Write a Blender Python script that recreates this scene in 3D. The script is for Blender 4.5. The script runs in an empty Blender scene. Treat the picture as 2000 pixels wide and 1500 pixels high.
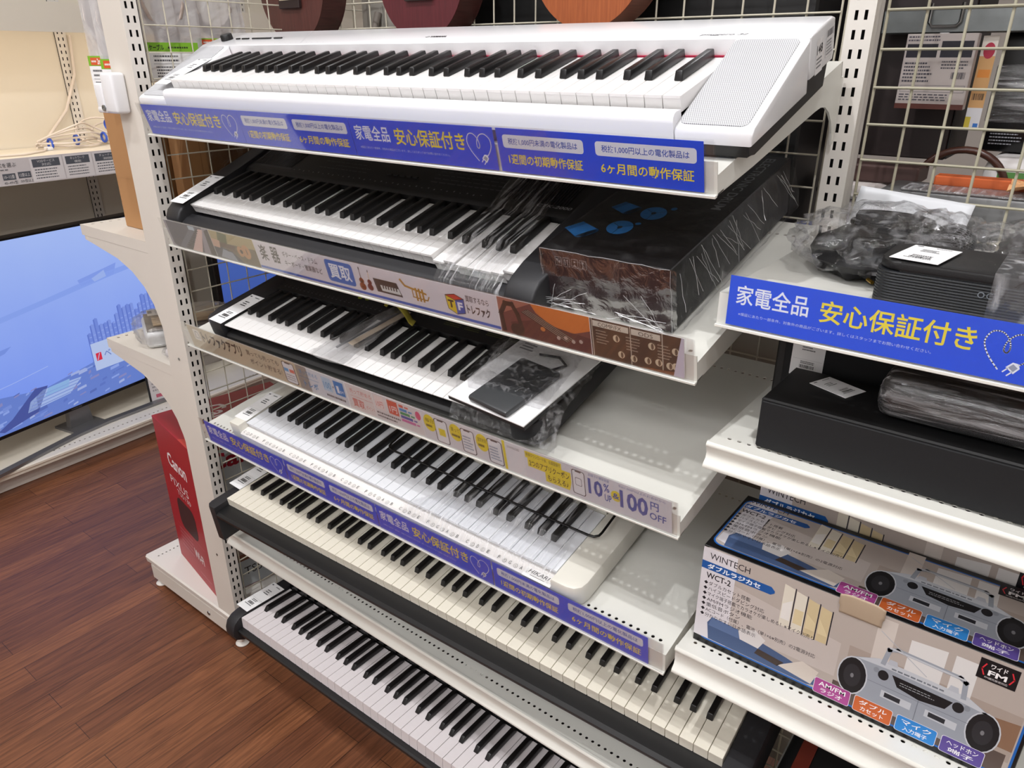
import bpy, bmesh, math, random
from mathutils import Matrix, Vector
C = bpy.context.scene.collection
SC = bpy.context.scene
R = math.radians
random.seed(7)

# ------------------------------------------------------------------ camera
cam_d = bpy.data.cameras.new('camera'); cam = bpy.data.objects.new('camera', cam_d); C.objects.link(cam)
YAW, PITCH, ROLL, FPX = 0.657613609, 0.413522233, 0.00037790129, 1442.2938
_f = Vector((-math.sin(YAW)*math.cos(PITCH), math.cos(YAW)*math.cos(PITCH), -math.sin(PITCH)))
_r = Vector((math.cos(YAW), math.sin(YAW), 0)); _u = _r.cross(_f)
_r2 = _r*math.cos(ROLL)+_u*math.sin(ROLL); _u2 = _u*math.cos(ROLL)-_r*math.sin(ROLL)
cam.matrix_world = Matrix(((_r2.x, _u2.x, -_f.x, 1.52512184), (_r2.y, _u2.y, -_f.y, -0.78886128), (_r2.z, _u2.z, -_f.z, 1.50611886), (0, 0, 0, 1)))
cam_d.sensor_width = 36; cam_d.lens = FPX/2000*36; cam_d.clip_start = 0.02
SC.camera = cam

# ------------------------------------------------------------------ colour management, world, lights
SC.view_settings.view_transform = 'Standard'; SC.view_settings.look = 'None'
SC.view_settings.gamma = 1; SC.view_settings.use_curve_mapping = False
SC.view_settings.exposure = -0.16
w = bpy.data.worlds.new('store_air'); SC.world = w; w.use_nodes = True
w.node_tree.nodes['Background'].inputs[0].default_value = (1.0, 0.98, 0.95, 1); w.node_tree.nodes['Background'].inputs[1].default_value = 0.1

def lamp(name, x, y, z, size, power, col=(1, 0.965, 0.92), sy=None):
    d = bpy.data.lights.new(name, 'AREA'); d.shape = 'RECTANGLE' if sy else 'DISK'; d.size = size
    if sy: d.size_y = sy
    d.energy = power; d.color = col
    o = bpy.data.objects.new(name, d); C.objects.link(o); o.location = (x, y, z)
    return o
CEIL = 3.0
WARM = (0.985, 0.985, 1.0)
SPOTS = [(0.75, -0.60, 0.05, 19), (1.75, -0.85, 0.05, 15), (-0.35, -0.75, 0.05, 12), (-0.9, 0.6, 0.2, 8), (0.6, 1.8, 0.3, 12), (2.2, 1.6, 0.3, 8)]
for (x, y, s, p) in SPOTS: lamp('ceiling_spot', x, y, CEIL-0.03, s, p, WARM)
for (x, y, p) in [(0.3, -2.2, 18), (2.3, -1.9, 16), (-1.4, -2.0, 9), (1.2, -2.7, 30), (3.4, -0.4, 10)]: lamp('fill_panel', x, y, CEIL-0.03, 1.2, p, WARM, sy=0.3)  # unseen panels added as soft fill for sign fronts and right-hand faces

# ------------------------------------------------------------------ materials
def srgb(h):
    if isinstance(h, str):
        h = h.lstrip('#'); c = [int(h[i:i+2], 16)/255 for i in (0, 2, 4)]
    else: c = [v/255 for v in h]
    return tuple(v/12.92 if v <= 0.04045 else ((v+0.055)/1.055)**2.4 for v in c)
_M = {}
def mat(name, col, rough=0.5, metal=0.0, spec=0.5, bump=0.0, bscale=200, var=0.0, vscale=8, coat=0.0, emit=None, estr=1.0):
    if name in _M: return _M[name]
    m = bpy.data.materials.new(name); m.use_nodes = True; _M[name] = m
    nt = m.node_tree; b = nt.nodes['Principled BSDF']
    c = srgb(col)
    b.inputs['Base Color'].default_value = (*c, 1); b.inputs['Roughness'].default_value = rough
    b.inputs['Metallic'].default_value = metal; b.inputs['Specular IOR Level'].default_value = spec
    b.inputs['Coat Weight'].default_value = coat
    if emit: b.inputs['Emission Color'].default_value = (*srgb(emit), 1); b.inputs['Emission Strength'].default_value = estr
    tc = nt.nodes.new('ShaderNodeTexCoord')
    if var > 0:
        n = nt.nodes.new('ShaderNodeTexNoise'); n.inputs['Scale'].default_value = vscale; n.inputs['Detail'].default_value = 5
        r = nt.nodes.new('ShaderNodeMapRange'); r.inputs[3].default_value = 1-var; r.inputs[4].default_value = 1+var*0.4
        x = nt.nodes.new('ShaderNodeMix'); x.data_type = 'RGBA'; x.blend_type = 'MULTIPLY'; x.inputs[0].default_value = 1
        nt.links.new(tc.outputs['Object'], n.inputs['Vector']); nt.links.new(n.outputs['Fac'], r.inputs[0])
        x.inputs[6].default_value = (*c, 1); nt.links.new(r.outputs[0], x.inputs[7]); nt.links.new(x.outputs[2], b.inputs['Base Color'])
    if bump > 0:
        n = nt.nodes.new('ShaderNodeTexNoise'); n.inputs['Scale'].default_value = bscale; n.inputs['Detail'].default_value = 3
        bp = nt.nodes.new('ShaderNodeBump'); bp.inputs['Strength'].default_value = bump; bp.inputs['Distance'].default_value = 0.001
        nt.links.new(tc.outputs['Object'], n.inputs['Vector']); nt.links.new(n.outputs['Fac'], bp.inputs['Height']); nt.links.new(bp.outputs[0], b.inputs['Normal'])
    return m
def ink(col, rough=0.45):
    k = 'ink_'+str(col)
    return mat(k, col, rough, spec=0.4)
def clear(name, tint=(1, 1, 1), refl=0.06, haze=0.0, rough=0.05, crinkle=0.0, cscale=40, streak=None, sheen=0.0):
    """clear plastic: see-through, a facing-dependent gloss, an optional milky haze and creases whitened by noise in place of sparkle"""
    if name in _M: return _M[name]
    m = bpy.data.materials.new(name); m.use_nodes = True; _M[name] = m
    nt = m.node_tree; nt.nodes.clear(); N = nt.nodes.new; L = nt.links.new
    out = N('ShaderNodeOutputMaterial'); tr = N('ShaderNodeBsdfTransparent'); tr.inputs[0].default_value = (*tint, 1)
    gl = N('ShaderNodeBsdfGlossy'); gl.inputs['Roughness'].default_value = rough; gl.inputs[0].default_value = (1, 1, 1, 1)
    df = N('ShaderNodeBsdfDiffuse'); df.inputs[0].default_value = (0.85, 0.85, 0.87, 1)
    lw = N('ShaderNodeLayerWeight'); lw.inputs[0].default_value = 0.35
    mr = N('ShaderNodeMapRange'); mr.inputs[3].default_value = refl; mr.inputs[4].default_value = min(1, refl+0.28)
    L(lw.outputs['Fresnel'], mr.inputs[0])
    m1 = N('ShaderNodeMixShader'); m2 = N('ShaderNodeMixShader')
    tc = N('ShaderNodeTexCoord'); mp = N('ShaderNodeMapping'); L(tc.outputs['Object'], mp.inputs[0])
    if streak: mp.inputs['Scale'].default_value = streak
    n = N('ShaderNodeTexNoise'); n.inputs['Scale'].default_value = cscale; n.inputs['Detail'].default_value = 6; n.inputs['Distortion'].default_value = 0.6
    L(mp.outputs[0], n.inputs['Vector'])
    if crinkle > 0:
        bp = N('ShaderNodeBump'); bp.inputs['Strength'].default_value = crinkle; bp.inputs['Distance'].default_value = 0.006
        L(n.outputs['Fac'], bp.inputs['Height']); L(bp.outputs[0], gl.inputs['Normal']); L(bp.outputs[0], lw.inputs['Normal'])
    hz = N('ShaderNodeMapRange'); hz.inputs[1].default_value = 0.5; hz.inputs[2].default_value = 0.78; hz.inputs[3].default_value = haze; hz.inputs[4].default_value = haze+sheen  # noise mixes in diffuse white streaks where folds would glint
    L(n.outputs['Fac'], hz.inputs[0])
    if haze <= 0 and sheen <= 0:
        L(mr.outputs[0], m1.inputs[0]); L(tr.outputs[0], m1.inputs[1]); L(gl.outputs[0], m1.inputs[2]); L(m1.outputs[0], out.inputs[0]); return m
    L(mr.outputs[0], m1.inputs[0]); L(tr.outputs[0], m1.inputs[1]); L(gl.outputs[0], m1.inputs[2])
    L(hz.outputs[0], m2.inputs[0]); L(m1.outputs[0], m2.inputs[1]); L(df.outputs[0], m2.inputs[2]); L(m2.outputs[0], out.inputs[0])
    return m
def perforated(name, col, hole, pitch, rad, rough=0.35, axes=('X', 'Y')):
    """a plate punched with a dense hexagonal pattern of small holes"""
    if name in _M: return _M[name]
    m = mat(name, col, rough); nt = m.node_tree; N = nt.nodes.new; L = nt.links.new; b = nt.nodes['Principled BSDF']
    tc = N('ShaderNodeTexCoord'); sp = N('ShaderNodeSeparateXYZ'); L(tc.outputs['Object'], sp.inputs[0])
    def mth(op, a, bb=None):
        x = N('ShaderNodeMath'); x.operation = op
        for i, v in enumerate((a, bb)):
            if v is None: continue
            if isinstance(v, (int, float)): x.inputs[i].default_value = v
            else: L(v, x.inputs[i])
        return x.outputs[0]
    def grid(off):
        u = mth('SUBTRACT', mth('FRACT', mth('ADD', mth('DIVIDE', sp.outputs[axes[0]], pitch), off+50)), 0.5)
        v = mth('SUBTRACT', mth('FRACT', mth('ADD', mth('DIVIDE', sp.outputs[axes[1]], pitch*1.732), off+50)), 0.5)
        v = mth('MULTIPLY', v, 1.732)
        return mth('SQRT', mth('ADD', mth('MULTIPLY', u, u), mth('MULTIPLY', v, v)))
    d = mth('MINIMUM', grid(0.0), grid(0.5)); f = mth('LESS_THAN', d, rad)
    x = N('ShaderNodeMix'); x.data_type = 'RGBA'; x.inputs[6].default_value = (*srgb(col), 1); x.inputs[7].default_value = (*srgb(hole), 1)
    L(f, x.inputs[0]); L(x.outputs[2], b.inputs['Base Color'])
    return m
def wood(name, c1, c2, scale=(2, 30, 30), rough=0.4, axis=None):
    if name in _M: return _M[name]
    m = mat(name, c1, rough); nt = m.node_tree; N = nt.nodes.new; L = nt.links.new; b = nt.nodes['Principled BSDF']
    tc = N('ShaderNodeTexCoord'); mp = N('ShaderNodeMapping'); mp.inputs['Scale'].default_value = scale; L(tc.outputs['Object'], mp.inputs[0])
    n = N('ShaderNodeTexNoise'); n.inputs['Scale'].default_value = 6; n.inputs['Detail'].default_value = 8; n.inputs['Distortion'].default_value = 1.2; L(mp.outputs[0], n.inputs['Vector'])
    r = N('ShaderNodeValToRGB'); r.color_ramp.elements[0].position = 0.3; r.color_ramp.elements[1].position = 0.72
    r.color_ramp.elements[0].color = (*srgb(c1), 1); r.color_ramp.elements[1].color = (*srgb(c2), 1)
    L(n.outputs['Fac'], r.inputs[0]); L(r.outputs[0], b.inputs['Base Color'])
    return m

PAINT = mat('shelf_paint', (228, 227, 219), 0.38, var=0.05, vscale=5)
POSTP = mat('post_paint', (226, 221, 213), 0.42)
ENDP = mat('endcap_paint', (220, 213, 203), 0.42, var=0.04)
WIRE = mat('wire_coating', (208, 202, 184), 0.4)
DARK = mat('inside_shade', (14, 13, 13), 0.8)  # near-black standing in for the shade inside slots and sound holes
WHITEP = mat('white_plastic', (236, 236, 238), 0.32)
PIANOW = mat('piano_white', (238, 238, 240), 0.22, coat=0.3)
IVORY = mat('key_white', (240, 238, 236), 0.28)
IVORYC = mat('key_cream', (238, 232, 216), 0.3)
IVORYP = mat('key_pinkish_white', (232, 225, 226), 0.3)
IVORYB = mat('key_cool_white', (234, 236, 240), 0.3)
EBONY = mat('key_black', (16, 15, 16), 0.34)
EBONYM = mat('key_black_matte', (13, 12, 13), 0.5)
BLK = mat('black_plastic', (20, 20, 21), 0.45, bump=0.15, bscale=900)
BLKG = mat('black_gloss', (10, 10, 11), 0.2)
CHAR = mat('charcoal_plastic', (34, 34, 37), 0.5, bump=0.15, bscale=900)
PAPER = mat('paper_white', (246, 246, 246), 0.6)
PRINTBLUE = mat('sign_blue', (6, 78, 226), 0.38)
ACRYL = clear('clear_acrylic', (0.98, 0.985, 0.99), 0.015, 0.0, 0.03)
METAL = mat('bare_metal', (150, 152, 152), 0.3, metal=1.0)
CARD = mat('cardboard', (178, 132, 86), 0.8, var=0.06, vscale=12)

# ------------------------------------------------------------------ builders
def link(name, me, parent=None):
    o = bpy.data.objects.new(name, me); C.objects.link(o)
    if parent: o.parent = parent
    return o
def thing(name, label, cat, M=None, group=None):
    o = bpy.data.objects.new(name, None); C.objects.link(o); o.empty_display_size = 0.05
    if M is not None: o.matrix_world = M
    o['label'] = label; o['category'] = cat
    if group: o['group'] = group
    return o
def tag(o, label, cat, group=None, M=None):
    o['label'] = label; o['category'] = cat
    if group: o['group'] = group
    if M is not None: o.matrix_world = M
    return o
def struct(o):
    o['kind'] = 'structure'; return o
def loc(x, y, z, rz=0, rx=0, ry=0):
    return Matrix.Translation((x, y, z)) @ Matrix.Rotation(R(rz), 4, 'Z') @ Matrix.Rotation(R(ry), 4, 'Y') @ Matrix.Rotation(R(rx), 4, 'X')
def frame(o, tilt, yaw=0.0, roll=0.0):
    t, y, r = R(tilt), R(yaw), R(roll)
    U = Vector((math.cos(y), math.sin(y), math.sin(r))).normalized()
    V = Vector((-math.sin(y)*math.cos(t), math.cos(y)*math.cos(t), math.sin(t))); V = (V-U*U.dot(V)).normalized()
    W = U.cross(V)
    return Matrix(((U.x, V.x, W.x, o[0]), (U.y, V.y, W.y, o[1]), (U.z, V.z, W.z, o[2]), (0, 0, 0, 1)))
class MB:
    def __init__(s): s.bm = bmesh.new()
    def _hex(s, c, bevel=0, seg=1):
        v = [s.bm.verts.new(p) for p in c]
        fs = [s.bm.faces.new([v[i] for i in f]) for f in ((0, 3, 2, 1), (4, 5, 6, 7), (0, 1, 5, 4), (1, 2, 6, 5), (2, 3, 7, 6), (3, 0, 4, 7))]
        if bevel:
            es = list({e for f in fs for e in f.edges})
            bmesh.ops.bevel(s.bm, geom=es, offset=bevel, segments=seg, affect='EDGES', profile=0.5)
        return s
    def box(s, x0, y0, z0, x1, y1, z1, bevel=0, seg=1):
        return s._hex([(x0, y0, z0), (x1, y0, z0), (x1, y1, z0), (x0, y1, z0), (x0, y0, z1), (x1, y0, z1), (x1, y1, z1), (x0, y1, z1)], bevel, seg)
    def hexa(s, pts, bevel=0, seg=1): return s._hex(pts, bevel, seg)
    def ext(s, prof, a0, a1, axis='x', bevel=0, seg=1):
        """closed outline swept along an axis: 'x' outline=(y,z), 'y' outline=(x,z), 'z' outline=(x,y)"""
        def P(p, a): return (a, p[0], p[1]) if axis == 'x' else ((p[0], a, p[1]) if axis == 'y' else (p[0], p[1], a))
        A = [s.bm.verts.new(P(p, a0)) for p in prof]; B = [s.bm.verts.new(P(p, a1)) for p in prof]
        n = len(prof); fs = [s.bm.faces.new(A), s.bm.faces.new(B[::-1])]
        for i in range(n): fs.append(s.bm.faces.new((A[i], B[i], B[(i+1) % n], A[(i+1) % n])))
        if bevel:
            es = [e for f in fs[:2] for e in f.edges]
            bmesh.ops.bevel(s.bm, geom=es, offset=bevel, segments=seg, affect='EDGES', profile=0.5)
        return s
    def tube(s, pts, r, n=8, closed=False, cap=True, flat=1.0):
        pts = [Vector(p) for p in pts]; rings = []; m = len(pts); up = None
        for i, p in enumerate(pts):
            a = pts[(i-1) % m] if (closed or i > 0) else p; b = pts[(i+1) % m] if (closed or i < m-1) else p
            t = (b-a).normalized()
            if up is None: up = Vector((0, 0, 1)) if abs(t.z) < 0.9 else Vector((1, 0, 0))
            x = t.cross(up).normalized(); y = x.cross(t).normalized(); up = y
            rr = r[i] if isinstance(r, (list, tuple)) else r
            rings.append([s.bm.verts.new(p+x*rr*math.cos(2*math.pi*k/n)+y*rr*flat*math.sin(2*math.pi*k/n)) for k in range(n)])
        for i in range(m if closed else m-1):
            A, B = rings[i], rings[(i+1) % m]
            for k in range(n): s.bm.faces.new((A[k], A[(k+1) % n], B[(k+1) % n], B[k]))
        if cap and not closed:
            s.bm.faces.new(rings[0][::-1]); s.bm.faces.new(rings[-1])
        return s
    def lathe(s, prof, n=32, c=(0, 0, 0), M=None, sx=1, sy=1):
        """prof = [(radius, height)] turned about z"""
        M = M or Matrix.Translation(c); rings = []
        for (r, h) in prof:
            if r < 1e-6: rings.append([s.bm.verts.new(M @ Vector((0, 0, h)))])
            else: rings.append([s.bm.verts.new(M @ Vector((r*sx*math.cos(2*math.pi*k/n), r*sy*math.sin(2*math.pi*k/n), h))) for k in range(n)])
        for A, B in zip(rings, rings[1:]):
            for k in range(n):
                f = [A[k % len(A)], A[(k+1) % len(A)], B[(k+1) % len(B)], B[k % len(B)]]
                f = list(dict.fromkeys(f))
                if len(f) > 2: s.bm.faces.new(f)
        return s
    def grid(s, fn, nu, nv, thick=0.0):
        V = [[s.bm.verts.new(fn(i/nu, j/nv)) for j in range(nv+1)] for i in range(nu+1)]
        for i in range(nu):
            for j in range(nv): s.bm.faces.new((V[i][j], V[i+1][j], V[i+1][j+1], V[i][j+1]))
        return s
    def face(s, pts): s.bm.faces.new([s.bm.verts.new(p) for p in pts]); return s
    def build(s, name, m, parent=None, M=None, smooth=None, wn=True):
        if wn: bmesh.ops.recalc_face_normals(s.bm, faces=s.bm.faces[:])
        me = bpy.data.meshes.new(name); s.bm.to_mesh(me); s.bm.free()
        if smooth:
            for p in me.polygons: p.use_smooth = True
            try: me.set_sharp_from_angle(angle=R(smooth))
            except Exception: pass
        me.materials.append(m)
        o = link(name, me, parent)
        if M is not None: o.matrix_local = M
        return o

# ------------------------------------------------------------------ printing: flat artwork on signs, boxes and cards
_TX = {}
def text_shape(s, bold=0.0, shear=0.0):
    k = (s, bold, shear)
    if k in _TX: return _TX[k]
    cu = bpy.data.curves.new('t', 'FONT'); cu.body = s; cu.size = 1; cu.resolution_u = 2; cu.offset = bold; cu.shear = shear; cu.fill_mode = 'FRONT'
    o = bpy.data.objects.new('t', cu); C.objects.link(o)
    dg = bpy.context.evaluated_depsgraph_get(); dg.update()
    me = bpy.data.meshes.new_from_object(o.evaluated_get(dg))
    vs = [(v.co.x, v.co.y) for v in me.vertices]; fs = [tuple(p.vertices) for p in me.polygons]
    bpy.data.objects.remove(o); bpy.data.curves.remove(cu); bpy.data.meshes.remove(me)
    if vs:
        x0 = min(v[0] for v in vs); x1 = max(v[0] for v in vs); y0 = min(v[1] for v in vs); y1 = max(v[1] for v in vs)
        vs = [((v[0]-x0)/max(x1-x0, 1e-6), (v[1]-y0)/max(y1-y0, 1e-6)) for v in vs]
    _TX[k] = (vs, fs); return _TX[k]
class Print:
    """flat printed artwork; (x, y) lie on the sheet, layers stack outward by a hair"""
    def __init__(s, ax, ay, an, org=(0, 0, 0), eps=0.00012, base=0.00025):
        s.bm = bmesh.new(); s.ax = Vector(ax); s.ay = Vector(ay); s.an = Vector(an); s.o = Vector(org); s.eps = eps; s.base = base; s.mats = []; s.xm = None
    def pt(s, x, y, l):
        if s.xm: x = s.xm(x)
        return s.o+s.ax*x+s.ay*y+s.an*(s.base+s.eps*l)
    def mi(s, col):
        m = col if isinstance(col, bpy.types.Material) else ink(col)
        if m not in s.mats: s.mats.append(m)
        return s.mats.index(m)
    def poly(s, pts, col, l=0):
        f = s.bm.faces.new([s.bm.verts.new(s.pt(x, y, l)) for x, y in pts]); f.material_index = s.mi(col)
        return s
    def rect(s, x0, y0, x1, y1, col, l=0): return s.poly([(x0, y0), (x1, y0), (x1, y1), (x0, y1)], col, l)
    def rrect(s, x0, y0, x1, y1, col, l=0, r=0.005):
        pts = []
        for cx, cy, a in ((x1-r, y0+r, -90), (x1-r, y1-r, 0), (x0+r, y1-r, 90), (x0+r, y0+r, 180)):
            for k in range(5): pts.append((cx+r*math.cos(R(a+22.5*k)), cy+r*math.sin(R(a+22.5*k))))
        return s.poly(pts, col, l)
    def ell(s, cx, cy, rx, ry, col, l=0, rot=0, n=20):
        c, q = math.cos(R(rot)), math.sin(R(rot))
        return s.poly([(cx+rx*math.cos(2*math.pi*k/n)*c-ry*math.sin(2*math.pi*k/n)*q, cy+rx*math.cos(2*math.pi*k/n)*q+ry*math.sin(2*math.pi*k/n)*c) for k in range(n)], col, l)
    def line(s, pts, wd, col, l=0):
        for (a, b) in zip(pts, pts[1:]):
            dx, dy = b[0]-a[0], b[1]-a[1]; n = math.hypot(dx, dy) or 1; ex, ey = dx/n*wd/2, dy/n*wd/2
            s.poly([(a[0]-ex-ey, a[1]-ey+ex), (a[0]-ex+ey, a[1]-ey-ex), (b[0]+ex+ey, b[1]+ey-ex), (b[0]+ex-ey, b[1]+ey+ex)], col, l)
        return s
    def text(s, t, x0, y0, x1, y1, col, l=1, bold=0.0, shear=0.0):
        vs, fs = text_shape(t, bold, shear); mi = s.mi(col)
        V = [s.bm.verts.new(s.pt(x0+(x1-x0)*a, y0+(y1-y0)*b, l)) for a, b in vs]
        for f in fs:
            try: s.bm.faces.new([V[i] for i in f]).material_index = mi
            except ValueError: pass
        return s
    def bars(s, x0, y0, x1, y1, col, l=1, n=18, seed=1):
        rnd = random.Random(seed); x = x0; st = (x1-x0)/n
        for i in range(n):
            wd = st*rnd.choice((0.35, 0.55, 0.75)); s.rect(x0+i*st, y0, x0+i*st+wd, y1, col, l)
        return s
    def lines(s, x0, y0, x1, y1, col, l=1, n=4, seed=1, h=0.45):
        """rows of writing too small in the photo to read: short dashes"""
        rnd = random.Random(seed); st = (y1-y0)/n
        for i in range(n):
            y = y1-st*(i+1)+st*(1-h)/2; x = x0; e = x1-(x1-x0)*rnd.uniform(0, 0.3)
            while x < e:
                wd = (x1-x0)*rnd.uniform(0.03, 0.09); s.rect(x, y, min(e, x+wd), y+st*h, col, l); x += wd+(x1-x0)*0.02
        return s
    def build(s, name, parent, M=None):
        me = bpy.data.meshes.new(name); s.bm.to_mesh(me); s.bm.free()
        for m in s.mats: me.materials.append(m)
        o = link(name, me, parent)
        if M is not None: o.matrix_local = M
        return o
# ------------------------------------------------------------------ the room
def floor_mat():
    m = mat('floor_planks', (120, 68, 42), 0.36); nt = m.node_tree; N = nt.nodes.new; L = nt.links.new; b = nt.nodes['Principled BSDF']
    tc = N('ShaderNodeTexCoord'); mp = N('ShaderNodeMapping'); mp.inputs['Rotation'].default_value = (0, 0, R(90)); L(tc.outputs['Object'], mp.inputs[0])
    br = N('ShaderNodeTexBrick'); br.inputs['Scale'].default_value = 1; br.inputs['Brick Width'].default_value = 0.62; br.inputs['Row Height'].default_value = 0.075
    br.inputs['Mortar Size'].default_value = 0.0007; br.inputs['Mortar Smooth'].default_value = 0.2; br.offset = 0.37; br.inputs['Bias'].default_value = 0.0
    br.inputs['Color1'].default_value = (*srgb((134, 86, 56)), 1); br.inputs['Color2'].default_value = (*srgb((110, 68, 46)), 1); br.inputs['Mortar'].default_value = (*srgb((40, 20, 14)), 1)
    L(mp.outputs[0], br.inputs['Vector'])
    m2 = N('ShaderNodeMapping'); m2.inputs['Scale'].default_value = (38, 2.2, 1); L(tc.outputs['Object'], m2.inputs[0])
    n = N('ShaderNodeTexNoise'); n.inputs['Scale'].default_value = 2.2; n.inputs['Detail'].default_value = 9; n.inputs['Distortion'].default_value = 1.6; L(m2.outputs[0], n.inputs['Vector'])
    r = N('ShaderNodeValToRGB'); r.color_ramp.elements[0].position = 0.34; r.color_ramp.elements[1].position = 0.68
    r.color_ramp.elements[0].color = (0.6, 0.56, 0.54, 1); r.color_ramp.elements[1].color = (1.22, 1.18, 1.12, 1); L(n.outputs['Fac'], r.inputs[0])
    x = N('ShaderNodeMix'); x.data_type = 'RGBA'; x.blend_type = 'MULTIPLY'; x.inputs[0].default_value = 1
    L(br.outputs['Color'], x.inputs[6]); L(r.outputs[0], x.inputs[7]); L(x.outputs[2], b.inputs['Base Color'])
    rr = N('ShaderNodeMapRange'); rr.inputs[3].default_value = 0.34; rr.inputs[4].default_value = 0.5; L(n.outputs['Fac'], rr.inputs[0]); L(rr.outputs[0], b.inputs['Roughness'])
    bp = N('ShaderNodeBump'); bp.inputs['Strength'].default_value = 0.12; bp.inputs['Distance'].default_value = 0.002; L(n.outputs['Fac'], bp.inputs['Height']); L(bp.outputs[0], b.inputs['Normal'])
    return m
struct(MB().box(-2.7, -3.0, -0.05, 4.2, 4.2, 0).build('floor', floor_mat()))
WALLM = mat('wall_paint', (214, 208, 200), 0.7)
struct(MB().box(-2.7, -3.0, CEIL, 4.2, 4.2, CEIL+0.05).build('ceiling', mat('ceiling_board', (225, 224, 220), 0.8)))
struct(MB().box(-2.75, -3.0, 0, -2.7, 4.2, CEIL).build('wall_left', WALLM))
struct(MB().box(4.2, -3.0, 0, 4.25, 4.2, CEIL).build('wall_right', WALLM))
struct(MB().box(-2.7, 4.2, 0, 4.2, 4.25, CEIL).build('wall_back', WALLM))
struct(MB().box(-2.7, -3.05, 0, 4.2, -3.0, CEIL).build('wall_front', mat('wall_front_bounce', (240, 240, 240), 0.7)))  # unseen wall, whitened and set nearer to bounce light at the signs

# ------------------------------------------------------------------ shop fitting pieces
def hole_rows(bm, x0, x1, v0, v1, w, pitch=0.0125, r=0.0029):
    """a strip of sheet metal between v0 and v1 with a row of round holes punched through it"""
    n = int((x1-x0-0.02)/pitch); s = (x1-x0-n*pitch)/2; vc = (v0+v1)/2; h = (v1-v0)/2
    def q(*p): bm.faces.new([bm.verts.new(k) for k in p])
    q((x0, v0, w), (x0+s, v0, w), (x0+s, v1, w), (x0, v1, w)); q((x1-s, v0, w), (x1, v0, w), (x1, v1, w), (x1-s, v1, w))
    for i in range(n):
        a = x0+s+i*pitch; b = a+pitch; c = (a+b)/2
        o = [(c+r*math.cos(R(45*k)), vc+r*math.sin(R(45*k)), w) for k in range(8)]
        cor = {1: (b, v1, w), 3: (a, v1, w), 5: (a, v0, w), 7: (b, v0, w)}
        for k in (7, 1, 3, 5):
            k2 = (k+2) % 8; q(cor[k], cor[k2], o[k2], o[(k+1) % 8], o[k])
        for k in range(8):
            p, t = o[k], o[(k+1) % 8]; q(p, t, (t[0], t[1], w-0.0014), (p[0], p[1], w-0.0014))
def shelf(name, label, M, x0=0.0, x1=1.2, depth=0.416, h=0.038, front='holder', paint=None, back_holes=True, brackets=True, drop=0.0, tilt=0.0, bdrop=0.09):
    paint = paint or PAINT
    t = thing(name, label, 'shelf', M)
    mb = MB(); bm = mb.bm; hh = h; h = h-drop
    rows = [(0.017, 0.027)]+([(depth-0.05, depth-0.04)] if back_holes else [])
    v = 0.0
    for a, b in rows:
        mb.face([(x0, v, h), (x1, v, h), (x1, a, h), (x0, a, h)]); hole_rows(bm, x0, x1, a, b, h); v = b
    mb.face([(x0, v, h), (x1, v, h), (x1, depth, h), (x0, depth, h)])
    mb.box(x0, 0, 0, x1, 0.0016, hh-0.0001); mb.box(x0, 0.0016, 0, x1, 0.016, 0.0016)
    for x in (x0, x1-0.0016): mb.box(x, 0.0016, 0.0, x+0.0016, depth, h-0.0002)
    mb.box(x0, depth-0.0016, 0.0, x1, depth, h-0.0002)
    for k in (1, 2): mb.box(x0+(x1-x0)*k/3-0.02, 0.02, 0.012, x0+(x1-x0)*k/3+0.02, depth-0.01, h-0.0016)
    mb.build('deck', paint, t, wn=False); h = hh
    if front == 'holder':
        mb = MB(); mb.box(x0, -0.0058, -0.002, x1, -0.0001, 0.0018, 0.0006); mb.build('front_ledge', paint, t)
        mb = MB(); mb.box(x0+0.002, -0.0048, 0.0018, x1-0.002, -0.0038, 0.0635); mb.box(x0+0.002, -0.0006, h+0.001, x1-0.002, -0.0001, 0.060)
        mb.build('clear_price_rail', ACRYL, t)
    elif front == 'channel':
        mb = MB(); mb.ext([(0, h+0.002), (-0.004, h+0.002), (-0.0065, h-0.001), (-0.0065, h-0.004), (-0.004, h-0.007), (-0.0028, h-0.011), (-0.0018, 0.016), (-0.003, 0.009), (-0.009, 0.004), (-0.0105, 0.001), (-0.0095, -0.002), (0, -0.002)], x0, x1)
        mb.build('price_channel', PAINT, t, smooth=50)
    if brackets:
        for x in (x0+0.0005, x1-0.0035):
            be = lambda w_: (0.412+w_*math.sin(R(tilt)))/math.cos(R(tilt))-(0.0 if tilt else 0.004)
            e_ = be(-bdrop)-0.006; k_ = bdrop/0.09
            pr = [(0.004, -0.0005), (0.10, -0.006), (0.25, -0.011), (e_-0.085, -0.013), (e_-0.062, -0.015*k_), (e_-0.042, -0.021*k_), (e_-0.024, -0.034*k_), (e_-0.010, -0.052*k_), (e_-0.002, -0.072*k_), (e_, -bdrop), (be(-bdrop), -bdrop), (be(-0.0005), -0.0005)]
            MB().ext(pr, x, x+0.003).build('bracket', paint, t)
    return t
def slots(mb, org, ax, z0, z1, width, cols=((0.0085, 0.0130), (0.0215, 0.0260)), pitch=0.025, sh=0.0125):
    """flat face with punched slots: ax = horizontal unit vector in the face"""
    ax = Vector(ax); org = Vector(org)
    us = [0]+[c for p in cols for c in p]+[width]
    def q(u0, u1, a, b): mb.face([org+ax*u0+Vector((0, 0, a)), org+ax*u1+Vector((0, 0, a)), org+ax*u1+Vector((0, 0, b)), org+ax*u0+Vector((0, 0, b))])
    for i in range(len(us)-1):
        if i % 2 == 0: q(us[i], us[i+1], z0, z1)
    n = int((z1-z0)/pitch)
    for i in range(n+1):
        a = z0+i*pitch; b = min(a+pitch, z1)
        for c in cols:
            if b-a > sh: q(c[0], c[1], a, b-sh)
            elif b > a: q(c[0], c[1], a, b)
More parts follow.
